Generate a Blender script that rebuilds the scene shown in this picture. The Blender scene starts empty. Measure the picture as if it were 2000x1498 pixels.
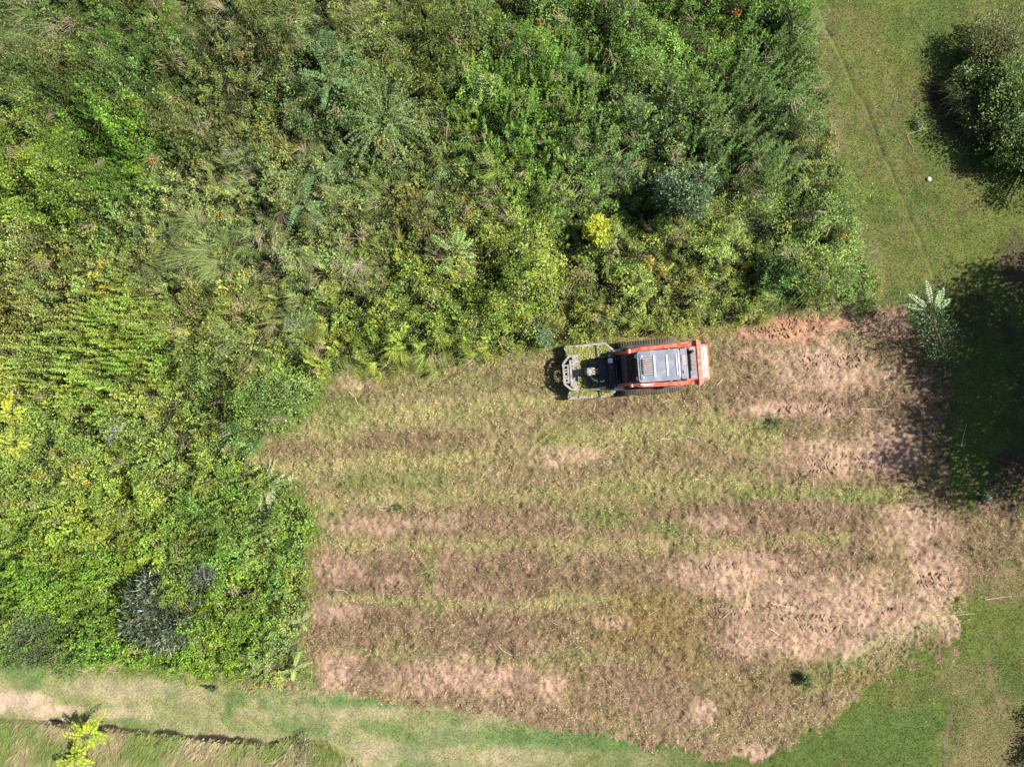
import bpy, bmesh, math, random
import numpy as np
from mathutils import Vector, Matrix
R = math.radians
rng = np.random.default_rng(11)
random.seed(5)
S = bpy.context.scene
COL = S.collection

# ------------------------------------------------------------------ camera, sky, sun, exposure
H = 24.0                       # drone height over the ground
MP = 0.018                     # metres on the ground per photo pixel
cam = bpy.data.cameras.new('camera'); cam.lens = 24; cam.sensor_width = 36; cam.clip_end = 2000; cam.clip_start = 0.1
co = bpy.data.objects.new('camera', cam); COL.objects.link(co); co.location = (0, 0, H); S.camera = co
W = bpy.data.worlds.new('World'); S.world = W; W.use_nodes = True
nt = W.node_tree; nt.nodes.clear()
sky = nt.nodes.new('ShaderNodeTexSky'); sky.sky_type = 'NISHITA'; sky.sun_disc = False
SUN_EL = 45.0
sdir = Vector((math.cos(R(SUN_EL)), 0.09, math.sin(R(SUN_EL)))).normalized()      # towards the sun: shadows fall to the left
sky.sun_elevation = R(SUN_EL); sky.sun_rotation = math.atan2(sdir.x, sdir.y)
bg = nt.nodes.new('ShaderNodeBackground'); bg.inputs[1].default_value = 0.05
wo = nt.nodes.new('ShaderNodeOutputWorld')
nt.links.new(sky.outputs[0], bg.inputs[0]); nt.links.new(bg.outputs[0], wo.inputs[0])
sl = bpy.data.lights.new('sun', 'SUN'); sl.energy = 5.0; sl.angle = R(0.5); sl.color = (1.0, 0.95, 0.87)
so = bpy.data.objects.new('sun', sl); COL.objects.link(so); so.rotation_euler = (-sdir).to_track_quat('-Z', 'Y').to_euler(); so.location = (30, 0, 40)
S.view_settings.view_transform = 'Standard'; S.view_settings.look = 'None'; S.view_settings.gamma = 1
S.view_settings.exposure = 1.1
S.cycles.max_bounces = 6; S.cycles.diffuse_bounces = 2; S.cycles.transmission_bounces = 3; S.cycles.transparent_max_bounces = 4

# ------------------------------------------------------------------ helpers
def world(px, py, z=0.0):
    k = MP * (H - z) / H
    return np.array([(px - 1000) * k, (749 - py) * k, z])
def topx(x, y): return x / MP + 1000, 749 - y / MP
_tab = [np.random.default_rng(100 + i).random((256, 256)) for i in range(12)]
def vn(x, y, s=0):
    t = _tab[s % 12]; x = np.asarray(x, float) + 37.7 * s; y = np.asarray(y, float) + 91.3 * s
    xi = np.floor(x).astype(int); yi = np.floor(y).astype(int); fx = x - xi; fy = y - yi
    fx = fx * fx * (3 - 2 * fx); fy = fy * fy * (3 - 2 * fy)
    a = t[xi % 256, yi % 256]; b = t[(xi + 1) % 256, yi % 256]; c = t[xi % 256, (yi + 1) % 256]; d = t[(xi + 1) % 256, (yi + 1) % 256]
    return (a * (1 - fx) + b * fx) * (1 - fy) + (c * (1 - fx) + d * fx) * fy
def fbm(x, y, f=1.0, o=4, s=0, g=0.5):
    v = 0; a = 1; tot = 0
    for i in range(o):
        v = v + a * vn(x * f, y * f, s + i); tot += a; a *= g; f *= 2.03
    return v / tot
def sstep(a, b, x):
    t = np.clip((x - a) / (b - a), 0, 1); return t * t * (3 - 2 * t)
def inpoly(poly, x, y):
    r = np.zeros(np.shape(x), bool); n = len(poly)
    for i in range(n):
        x0, y0 = poly[i]; x1, y1 = poly[(i + 1) % n]
        if y0 == y1: continue
        c = ((y0 > y) != (y1 > y)) & (x < (x1 - x0) * (y - y0) / (y1 - y0) + x0)
        r ^= c
    return r
def pdist(line, x, y):
    d = np.full(np.shape(x), 1e9)
    for (x0, y0), (x1, y1) in zip(line[:-1], line[1:]):
        dx, dy = x1 - x0, y1 - y0; t = np.clip(((x - x0) * dx + (y - y0) * dy) / (dx * dx + dy * dy), 0, 1)
        d = np.minimum(d, np.hypot(x - x0 - t * dx, y - y0 - t * dy))
    return d
def blobs(lst, x, y, nz):
    v = np.zeros(np.shape(x))
    for b in lst:
        q = ((x - b[0]) / b[2]) ** 2 + ((y - b[1]) / b[3]) ** 2
        v = np.maximum(v, sstep(2.2, -0.1, q + nz * 1.1) * (b[4] if len(b) > 4 else 1))
    return v
def unit(v): return v / np.maximum(np.linalg.norm(v, axis=-1, keepdims=True), 1e-9)
def rvec(n): return unit(rng.normal(size=(n, 3)))

def tag(o, label=None, cat=None, group=None, kind=None):
    for k, v in (('label', label), ('category', cat), ('group', group), ('kind', kind)):
        if v: o[k] = v
    return o
def link(name, me, mat, parent=None):
    o = bpy.data.objects.new(name, me); COL.objects.link(o)
    if mat: me.materials.append(mat)
    if parent: o.parent = parent
    return o
def thing(name, label, cat, loc=(0, 0, 0), rz=0, group=None):
    o = bpy.data.objects.new(name, None); COL.objects.link(o); o.location = loc; o.rotation_euler = (0, 0, rz); o.empty_display_size = 0.3
    return tag(o, label, cat, group)

class Bag:                      # gathers leaf rhombs and blades, builds ONE mesh
    def __init__(s): s.v = []; s.c = []; s.f = []; s.n = 0
    def quads(s, V, C):         # V (N,4,3) C (N,3)
        if len(V) == 0: return
        s.v.append(V.reshape(-1, 3)); s.c.append(np.repeat(C, 4, axis=0))
        s.f.append(np.arange(len(V) * 4).reshape(-1, 4) + s.n); s.n += len(V) * 4
    def leaves(s, P, D, L, Wd, C, up=None, flat=0.0):
        n = len(P); P = np.asarray(P, float); D = unit(D)
        L = np.broadcast_to(L, n)[:, None]; Wd = np.broadcast_to(Wd, n)[:, None]
        ref = rvec(n) * 0.7 + np.array([0, 0, 1.0]) if up is None else up
        Sd = unit(np.cross(D, ref)); Nn = np.cross(Sd, D)
        mid = P + D * L * 0.45
        V = np.stack([P, mid + Sd * Wd / 2 + Nn * Wd * 0.14, P + D * L - Nn * L * 0.10, mid - Sd * Wd / 2 + Nn * Wd * 0.14], 1)
        s.quads(V, C)
    def blades(s, P, D, L, Wd, C, droop=0.6, seg=3):      # arching strips
        n = len(P); D = unit(D); Sd = unit(np.cross(D, np.array([0, 0, 1.0]) + rvec(n) * .3))
        L = np.broadcast_to(L, n); Wd = np.broadcast_to(Wd, n); droop = np.broadcast_to(droop, n)
        pts = []
        cur = np.asarray(P, float).copy(); d = D.copy()
        for k in range(seg + 1):
            w = Wd * (1 - k / seg) ** 0.6 * 0.5 + 0.001
            pts.append((cur - Sd * w[:, None], cur + Sd * w[:, None]))
            cur = cur + d * (L / seg)[:, None]; d = unit(d + np.array([0, 0, -1.0]) * (droop / seg * 1.6)[:, None])
        base = s.n
        V = np.stack([p for pr in pts for p in pr], 1); m = V.shape[1]
        V[:, :, 2] = np.maximum(V[:, :, 2], 0.012)
        s.v.append(V.reshape(-1, 3)); s.c.append(np.repeat(C, m, axis=0)); idx = np.arange(n)[:, None] * m + base
        for k in range(seg): s.f.append(idx + np.array([2 * k, 2 * k + 1, 2 * k + 3, 2 * k + 2]))
        s.n += n * m
    def tubes(s, A, B, r0, r1, C):        # straight tapered 4-sided stems from A to B
        A = np.asarray(A, float); B = np.asarray(B, float); n = len(A); D = unit(B - A)
        u = unit(np.cross(D, np.tile([0.31, 0.9, 0.13], (n, 1)))); w = np.cross(D, u)
        r0 = np.broadcast_to(r0, n)[:, None]; r1 = np.broadcast_to(r1, n)[:, None]
        ring = [u, w, -u, -w]; V = np.stack([A + q * r0 for q in ring] + [B + q * r1 for q in ring], 1)
        base = s.n; s.v.append(V.reshape(-1, 3)); s.c.append(np.repeat(C, 8, axis=0)); idx = np.arange(n)[:, None] * 8 + base
        for k in range(4): s.f.append(idx + np.array([k, (k + 1) % 4, 4 + (k + 1) % 4, 4 + k]))
        s.n += n * 8
    def build(s, name, mat, parent=None, origin=None):
        V = np.concatenate(s.v).astype(np.float32); F = np.concatenate(s.f).astype(np.int32); C = np.concatenate(s.c)
        if origin is not None: V = V - np.asarray(origin, np.float32)
        me = bpy.data.meshes.new(name); me.vertices.add(len(V)); me.vertices.foreach_set('co', V.ravel())
        me.loops.add(F.size); me.loops.foreach_set('vertex_index', F.ravel())
        me.polygons.add(len(F)); me.polygons.foreach_set('loop_start', np.arange(0, F.size, 4, dtype=np.int32))
        me.update(calc_edges=True)
        a = me.color_attributes.new('tint', 'FLOAT_COLOR', 'POINT')
        a.data.foreach_set('color', np.concatenate([np.clip(C, 0, 1), np.ones((len(C), 1))], 1).astype(np.float32).ravel())
        return link(name, me, mat, parent)

# ------------------------------------------------------------------ materials
def newmat(name):
    m = bpy.data.materials.new(name); m.use_nodes = True; t = m.node_tree; return m, t, t.nodes['Principled BSDF']
def plantmat(name, rough=0.5, trans=0.3, spec=0.4):
    m, t, b = newmat(name); a = t.nodes.new('ShaderNodeAttribute'); a.attribute_name = 'tint'
    n = t.nodes.new('ShaderNodeTexNoise'); n.inputs['Scale'].default_value = 25; n.inputs['Detail'].default_value = 2
    g = t.nodes.new('ShaderNodeTexCoord'); t.links.new(g.outputs['Object'], n.inputs['Vector'])
    r = t.nodes.new('ShaderNodeMapRange'); r.inputs[3].default_value = 0.75; r.inputs[4].default_value = 1.25; t.links.new(n.outputs[0], r.inputs[0])
    mx = t.nodes.new('ShaderNodeVectorMath'); mx.operation = 'SCALE'; t.links.new(a.outputs['Color'], mx.inputs[0]); t.links.new(r.outputs[0], mx.inputs['Scale'])
    t.links.new(mx.outputs[0], b.inputs['Base Color']); b.inputs['Roughness'].default_value = rough; b.inputs['Specular IOR Level'].default_value = spec
    if trans:
        tr = t.nodes.new('ShaderNodeBsdfTranslucent'); ms = t.nodes.new('ShaderNodeMixShader'); ms.inputs[0].default_value = trans
        sc = t.nodes.new('ShaderNodeVectorMath'); sc.operation = 'MULTIPLY'; sc.inputs[1].default_value = (1.5, 1.6, 0.8)
        t.links.new(mx.outputs[0], sc.inputs[0]); t.links.new(sc.outputs[0], tr.inputs[0])
        t.links.new(b.outputs[0], ms.inputs[1]); t.links.new(tr.outputs[0], ms.inputs[2]); t.links.new(ms.outputs[0], t.nodes['Material Output'].inputs[0])
    return m
def paint(name, c, rough=0.4, metal=0.0, wear=0.12, coat=0.0, spec=0.5, dust_or_glare=None, scale=9):
    m, t, b = newmat(name); g = t.nodes.new('ShaderNodeTexCoord')
    n = t.nodes.new('ShaderNodeTexNoise'); n.inputs['Scale'].default_value = scale; n.inputs['Detail'].default_value = 6; t.links.new(g.outputs['Object'], n.inputs['Vector'])
    r = t.nodes.new('ShaderNodeValToRGB'); r.color_ramp.elements[0].position = 0.38; r.color_ramp.elements[1].position = 0.68
    c2 = dust_or_glare or tuple(min(1, x * (1 + 2 * wear) + wear * 0.1) for x in c); c1 = tuple(x * (1 - wear) for x in c)
    r.color_ramp.elements[0].color = (*c1, 1); r.color_ramp.elements[1].color = (*c2, 1)
    t.links.new(n.outputs[0], r.inputs[0]); t.links.new(r.outputs[0], b.inputs['Base Color'])
    rr = t.nodes.new('ShaderNodeMapRange'); rr.inputs[3].default_value = rough * 0.8; rr.inputs[4].default_value = min(1, rough * 1.3); t.links.new(n.outputs[0], rr.inputs[0]); t.links.new(rr.outputs[0], b.inputs['Roughness'])
    b.inputs['Metallic'].default_value = metal; b.inputs['Coat Weight'].default_value = coat; b.inputs['Specular IOR Level'].default_value = spec
    return m
M_leaf = plantmat('leaf', 0.5, 0.16, 0.3)
M_gloss = plantmat('glossy_leaf', 0.42, 0.15, 0.4)
M_grass = plantmat('grass_blade', 0.6, 0.15, 0.2)
M_dry = plantmat('dry_stalk', 0.8, 0.0, 0.15)
M_bark = plantmat('bark', 0.85, 0.0, 0.15)

# ------------------------------------------------------------------ plan of the place (photo pixels at ground level)
WILD = [(-400, -400), (1500, -400), (1552, -60), (1566, 0), (1576, 60), (1588, 110), (1602, 200), (1622, 270), (1640, 370), (1662, 440), (1690, 510), (1712, 560), (1690, 598), (1600, 600), (1540, 604),
        (1460, 630), (1400, 644), (1300, 656), (1200, 666), (1100, 674), (1000, 692), (850, 714), (740, 724), (655, 735), (630, 760), (600, 810), (565, 838), (505, 852), (495, 895), (522, 922),
        (562, 940), (600, 985), (615, 1012), (606, 1060), (603, 1120), (610, 1180), (592, 1226), (580, 1250), (600, 1290), (612, 1325), (560, 1328), (480, 1326), (400, 1320), (300, 1310), (180, 1296), (0, 1288), (-400, 1280)]
STRIP = [(-400, 1395), (0, 1402), (100, 1405), (190, 1418), (300, 1428), (400, 1438), (530, 1448), (570, 1436), (640, 1445), (690, 1475), (740, 1510), (900, 1560), (900, 1900), (-400, 1900)]
MOWN = [(480, 700), (655, 725), (850, 700), (1200, 650), (1400, 630), (1600, 590), (1720, 595), (1790, 630), (1850, 700), (1860, 800), (1850, 930), (1880, 985), (1960, 985), (2100, 960), (2500, 950), (2500, 1100),
        (2100, 1105), (1960, 1110), (1890, 1120), (1872, 1180), (1886, 1238), (1830, 1268), (1750, 1300), (1700, 1345), (1640, 1392), (1600, 1418), (1550, 1450), (1510, 1474), (1480, 1490), (1440, 1478),
        (1380, 1472), (1250, 1457), (1100, 1427), (1000, 1402), (900, 1387), (800, 1376), (700, 1364), (610, 1345), (450, 1345), (450, 850)]
def edge_warp(x, y, k=1.0):
    a = (fbm(x, y, 1 / 26, 5, 3, .7) - .5) * 60 * k; b = (fbm(x, y, 1 / 26, 5, 6, .7) - .5) * 60 * k; return x + a, y + b
def wild_m(px, py): wx, wy = edge_warp(px, py); return inpoly(WILD, wx, wy)
def strip_m(px, py): wx, wy = px, py; return inpoly(STRIP, wx, wy)
def mown_m(px, py, jit=0): q = sstep(1690, 1800, px); wx, wy = edge_warp(px, py, 1 + 2.2 * q); jit = jit * (1 + 3.2 * q); return inpoly(MOWN, wx + jit * rng.normal(0, 1, np.shape(px)), wy + jit * rng.normal(0, 1, np.shape(px))) & ~wild_m(px, py)
WIND = [([(590, 835), (850, 803), (1100, 776)], 24, (.43, .40, .155)), ([(500, 918), (800, 895), (1000, 862), (1400, 832), (1500, 862)], 26, (.43, .40, .155)), ([(620, 985), (850, 966), (1100, 965), (1300, 944), (1760, 968)], 22, (.42, .385, .155)),
        ([(620, 1062), (900, 1058), (1200, 1066), (1400, 1060), (1650, 1050)], 20, (.42, .385, .155)), ([(640, 1165), (800, 1178), (1000, 1185), (1150, 1165), (1300, 1175)], 13, (.42, .385, .155)),
        ([(660, 1270), (850, 1288), (1000, 1290), (1250, 1285)], 13, (.33, .29, .13)), ([(620, 1347), (900, 1368), (1200, 1420), (1450, 1440)], 20, (.38, .28, .16)), ([(1200, 1430), (1500, 1440), (1700, 1330), (1760, 1290)], 22, (.36, .28, .15)),
        ([(1400, 660), (1560, 690), (1720, 640)], 12, (.36, .30, .16)), ([(1650, 1290), (1750, 1240), (1860, 1200)], 22, (.35, .34, .16)), ([(1390, 760), (1600, 860), (1760, 840)], 18, (.30, .24, .13))]
GREENS = [(660, 800, 60, 35), (900, 745, 170, 20, .5), (1170, 1010, 70, 25), (1480, 965, 110, 13), (1670, 968, 70, 12), (640, 1018, 22, 28, .8), (780, 935, 120, 18, .8), (1300, 1030, 60, 16, .8), (1100, 860, 60, 14, .6),
          (1500, 830, 45, 16, .7), (700, 940, 60, 18), (1590, 1330, 40, 25, .8), (1650, 1300, 60, 25, .7), (1330, 720, 300, 26, .35), (840, 1110, 20, 40, .5), (770, 1170, 40, 12, .7), (1210, 950, 60, 10, .6)]
THATCH = [(850, 862, 160, 22), (700, 1120, 120, 38), (700, 1215, 130, 42), (1150, 1125, 220, 32, .8), (900, 1030, 170, 26, .8), (640, 1030, 40, 22, .8), (1040, 745, 90, 22, .8), (1190, 802, 110, 18, .8), (600, 885, 90, 20, .8), (950, 1225, 200, 30, .6), (700, 1310, 70, 26),
          (1760, 660, 50, 20), (1420, 1010, 130, 26, .8), (1700, 1010, 80, 26, .8), (1740, 800, 60, 60, .6), (1840, 1260, 40, 30, .9), (1900, 1060, 100, 40, .8)]
SOIL = [(1620, 722, 100, 42), (1660, 890, 125, 34), (1740, 870, 50, 40, .9), (1565, 802, 110, 14, .9), (1430, 1120, 110, 40, .9), (1650, 1190, 190, 62), (1560, 1250, 150, 34, .9), (1825, 1150, 46, 70), (1775, 1035, 66, 44), (1860, 1225, 36, 34), (1400, 1020, 50, 14, .8), (660, 1308, 46, 32), (890, 1322, 130, 34, .75),
        (1078, 1338, 28, 34), (1375, 1390, 26, 22), (1470, 1470, 40, 15), (1190, 1215, 38, 12, .8), (760, 1132, 34, 10, .7), (660, 1110, 50, 24, .6), (650, 1195, 60, 20, .7), (1100, 890, 70, 22, .8), (720, 1025, 90, 16, .6), (850, 1020, 50, 16, .6), (690, 745, 40, 14, .5), (1500, 690, 60, 12, .6), (1720, 640, 60, 24, .5)]
RED = [(1560, 636, 120, 14), (1525, 656, 80, 14, .9)]
OCHRE = [(1290, 1225, 110, 60, .9), (1330, 1290, 90, 40, .5), (1700, 1330, 70, 18, .7)]
RUT1 = [(1575, -60), (1600, 20), (1622, 70), (1650, 128), (1664, 165), (1690, 205), (1710, 255), (1728, 310), (1748, 350), (1765, 390), (1785, 440), (1808, 490), (1825, 545)]
RUT2 = [(1640, 110), (1668, 200), (1695, 290), (1730, 370), (1760, 440), (1790, 520)]
RUT3 = [(1935, 1270), (1932, 1310), (1942, 1350), (1958, 1382)]
RUT4 = [(1862, 1380), (1848, 1440), (1846, 1520)]
TANS = [(20, 1372, 70, 22), (110, 1412, 60, 12, .9), (90, 1385, 60, 12, .8), (230, 1392, 40, 9, .6), (60, 1440, 90, 12, .5), (260, 1345, 120, 18, .35), (740, 1470, 70, 26, .6), (880, 1440, 60, 40, .35), (620, 1395, 90, 20, .35), (420, 1440, 260, 9, .35), (1010, 1475, 90, 20, .5), (1260, 1480, 80, 12, .4), (700, 1390, 100, 14, .4)]
def ground_col(x, y):
    px, py = topx(x, y)
    n1 = fbm(px, py, 1 / 90, 4, 1); n2 = fbm(px, py, 1 / 14, 3, 4); n3 = fbm(px * .35, py, 1 / 26, 3, 7); nz = (fbm(px, py, 1 / 42, 5, 2, .65) - .5) * 2.6 + (fbm(px, py, 1 / 9, 2, 6) - .5) * 1.0
    def mx(c, new, w): return c * (1 - w[..., None]) + np.array(new) * w[..., None]
    one = np.ones(np.shape(px))
    # lawn
    c = one[..., None] * np.array([.096, .118, .028])
    c = mx(c, (.074, .102, .025), sstep(.42, .62, n1)); c = mx(c, (.11, .108, .036), sstep(.56, .72, fbm(px, py, 1 / 60, 4, 8)) * .7)
    c = mx(c, (.070, .108, .026), blobs([(1750, 1430, 110, 45, .9), (1600, 1470, 160, 30, .9), (1180, 1440, 260, 14, .8)], px, py, nz))
    
    d1 = pdist(RUT1, px, py)
    for k_, w_ in ((16, .5), (42, .45), (58, .35), (-1, 0)): c = mx(c, (.145, .115, .06), sstep(7, 1, np.abs(d1 - k_ + (n1 - .5) * 20)) * w_ * 1.2 * sstep(.30, .55, n3) * (px < 1900))
    c = mx(c, (.15, .125, .07), sstep(42, 0, pdist(WILD[2:13], px, py) + (n1 - .5) * 90) * sstep(1200, 1400, px) * .6)
    c = mx(c, (.060, .046, .028), sstep(3.6, .3, pdist(RUT1, px, py) + (n2 - .5) * 10) * .8); c = mx(c, (.10, .08, .045), sstep(8, 3, np.minimum(pdist(RUT3, px, py), pdist(RUT4, px, py)) + (n2 - .5) * 10) * .8)
    c = mx(c, (.17, .13, .07), blobs([(1960, 1460, 90, 90, .8), (1880, 1330, 60, 40, .5), (1950, 1130, 60, 40, .8), (1900, 1400, 40, 60, .4)], px, py, nz))
    # path bottom left
    pm = sstep(1290, 1310, py) * sstep(1500, 900, px)
    c = mx(c, (.195, .200, .088), pm); c = mx(c, (.32, .255, .16), pm * sstep(.46, .66, fbm(px, py, 1 / 30, 5, 5, .65)) * .55)
    c = mx(c, (.085, .15, .042), pm * sstep(.50, .64, fbm(px, py, 1 / 70, 4, 9)) * .7)
    c = mx(c, (.085, .15, .042), blobs([(1100, 1440, 330, 22, .85), (700, 1372, 120, 10, .9)], px, py, nz))
    c = mx(c, (.42, .31, .235), blobs(TANS, px, py, nz) * pm * (.5 + .45 * sstep(420, 120, px)))
    # mown patch
    mm = mown_m(px, py).astype(float)
    m = one[..., None] * np.array([.325, .222, .138])
    m = mx(m, (.37, .25, .165), sstep(.50, .68, n3) * .7); m = mx(m, (.31, .255, .11), sstep(.52, .40, n1) * .5)
    m = mx(m, (.35, .315, .13), sstep(1500, 900, px) * sstep(1080, 900, py) * .55)
    for ln, w, cc in WIND: m = mx(m, cc, sstep(w * 1.5, w * .2, pdist(ln, px, py) + (n2 - .5) * w * 2.4 + (n1 - .5) * w * 2) * .7)
    m = mx(m, (.27, .185, .115), blobs(THATCH, px, py, nz) * .75); m = mx(m, (.22, .27, .07), blobs(GREENS, px, py, nz) * .65)
    m = mx(m, (.29, .20, .075), blobs(OCHRE, px, py, nz) * .8); so_ = blobs(SOIL, px, py, nz)
    m = mx(m, (.305, .20, .150), so_ * .76); rd = blobs(RED, px, py, nz); m = mx(m, (.33, .175, .115), rd * .85)
    m = m * ((0.58 + 0.84 * n2) * (1 - .5 * sstep(.62, .80, fbm(px, py, 1 / 7, 3, 9, .6))))[..., None]  # dark specks in the colour stand in for shaded gaps between clippings
    c = c * (0.8 + 0.4 * n2)[..., None]
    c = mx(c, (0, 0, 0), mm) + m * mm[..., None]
    w = (wild_m(px, py)).astype(float); c = mx(c, (.026, .024, .013), w)  # near-black field floor paints shade into the gaps between weeds
    st = strip_m(px, py).astype(float); c = mx(c, (.15, .13, .06), st * .8); c = mx(c, (.032, .028, .018), sstep(6, 1, pdist(STRIP[2:9], px, py) + (n2 - .5) * 14) * (py > 1380) * sstep(560, 480, px))  # thin dark band paints the shadow line along the verge edge
    # mulch under the right-hand trees
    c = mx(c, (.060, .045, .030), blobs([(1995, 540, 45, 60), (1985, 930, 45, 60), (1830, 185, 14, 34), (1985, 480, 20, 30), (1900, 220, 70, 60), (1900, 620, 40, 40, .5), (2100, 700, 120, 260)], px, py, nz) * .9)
    return c, so_ * mm + rd * mm, mm

def bump_map(x, y):       # small relief shared by the ground and what lies on it
    px, py = topx(x, y)
    h = (fbm(x, y, 1.1, 3, 2) - .5) * .12 + ((fbm(x, y, 6, 3, 5) - .5) * .09 + (fbm(x, y, 9.5, 2, 8) - .5) * .10) * (inpoly(MOWN, px, py)) 
    st = inpoly(STRIP, px, py); h = h + np.where(st, .22 * sstep(0, 5, pdist(STRIP[:10], px, py)), 0)
    return h - .025 * sstep(5, 1, pdist(RUT1, px, py))
xs = np.concatenate([-np.geomspace(400, 22.6, 26), np.arange(-22, 22.01, 0.05), np.geomspace(22.6, 400, 26)])
ys = np.concatenate([-np.geomspace(400, 17.6, 26), np.arange(-17, 17.01, 0.05), np.geomspace(17.6, 400, 26)])
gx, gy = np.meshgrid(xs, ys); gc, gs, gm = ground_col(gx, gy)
fade = sstep(24, 21, np.maximum(np.abs(gx), np.abs(gy) * 1.25)); gc = gc * (1 - .5 * gm * (1 - np.clip(gs * 1.2, 0, 1)))[..., None]  # ground colour darkened below the clippings to deepen the shade between them
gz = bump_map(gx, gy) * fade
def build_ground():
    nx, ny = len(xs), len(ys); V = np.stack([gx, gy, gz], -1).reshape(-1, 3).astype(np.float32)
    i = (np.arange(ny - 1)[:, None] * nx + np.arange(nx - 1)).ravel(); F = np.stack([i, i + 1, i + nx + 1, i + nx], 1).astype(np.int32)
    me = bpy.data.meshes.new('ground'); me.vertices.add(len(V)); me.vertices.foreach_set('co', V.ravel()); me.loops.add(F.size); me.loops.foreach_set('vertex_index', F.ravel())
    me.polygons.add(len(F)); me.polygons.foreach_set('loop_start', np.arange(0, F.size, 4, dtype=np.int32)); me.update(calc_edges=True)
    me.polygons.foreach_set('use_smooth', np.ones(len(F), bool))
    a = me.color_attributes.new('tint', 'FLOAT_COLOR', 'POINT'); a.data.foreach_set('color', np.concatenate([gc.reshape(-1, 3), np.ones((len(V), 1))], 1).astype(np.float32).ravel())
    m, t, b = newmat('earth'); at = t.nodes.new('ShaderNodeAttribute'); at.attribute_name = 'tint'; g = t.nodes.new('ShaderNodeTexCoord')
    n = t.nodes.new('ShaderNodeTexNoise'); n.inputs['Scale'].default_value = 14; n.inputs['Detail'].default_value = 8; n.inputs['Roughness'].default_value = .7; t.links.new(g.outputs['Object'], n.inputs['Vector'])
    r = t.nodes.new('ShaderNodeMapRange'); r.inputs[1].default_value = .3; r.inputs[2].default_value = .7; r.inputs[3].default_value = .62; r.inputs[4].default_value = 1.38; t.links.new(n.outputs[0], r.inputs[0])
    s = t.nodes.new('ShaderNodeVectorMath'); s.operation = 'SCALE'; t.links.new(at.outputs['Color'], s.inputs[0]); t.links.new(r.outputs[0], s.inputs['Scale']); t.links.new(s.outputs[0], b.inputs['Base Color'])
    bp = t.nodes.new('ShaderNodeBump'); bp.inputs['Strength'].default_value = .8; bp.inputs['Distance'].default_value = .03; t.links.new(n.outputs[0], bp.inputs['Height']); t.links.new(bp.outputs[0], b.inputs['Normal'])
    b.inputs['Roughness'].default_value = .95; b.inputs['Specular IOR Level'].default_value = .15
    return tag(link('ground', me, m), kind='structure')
build_ground()

def scatter(n, x0=-22, x1=22, y0=-17, y1=17): return rng.uniform(x0, x1, n), rng.uniform(y0, y1, n)
DIST_TUNE = 1.0
# ------------------------------------------------------------------ short lawn and path grass
def lawn():
    x, y = scatter(900000); px, py = topx(x, y); k = ~(wild_m(px, py) | mown_m(px, py, 8) | strip_m(px, py)); 
    rut = np.minimum(np.minimum(pdist(RUT1, px, py), pdist(RUT3, px, py) * 1.3), pdist(RUT4, px, py) * 1.5)
    k &= (rut > 6 * rng.random(len(x)) + 1); nz = fbm(px, py, 1 / 40, 4, 2) - .5
    k &= rng.random(len(x)) > blobs(TANS, px, py, nz) * .8
    k &= rng.random(len(x)) > blobs([(1995, 540, 45, 60), (1985, 930, 45, 60), (2100, 700, 120, 260)], px, py, nz) * .8
    x, y = x[k], y[k]; n = len(x); c, _, _ = ground_col(x, y)
    v = rng.random(n); c = c * (0.6 + .95 * v)[:, None] * np.array([1.0, 1.06, .9]) ; c[v > .97] = np.array([.36, .31, .16])
    a = rng.uniform(0, 6.283, n); D = np.stack([np.cos(a), np.sin(a), rng.uniform(.3, 1.4, n)], 1)
    P = np.stack([x, y, bump_map(x, y)], 1); b = Bag(); b.leaves(P, D, rng.uniform(.035, .075, n), rng.uniform(.010, .019, n), c)
    tag(b.build('lawn_grass', M_grass), 'short mown green grass of the lawn and the pale path', 'grass', kind='stuff')
lawn()
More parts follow.
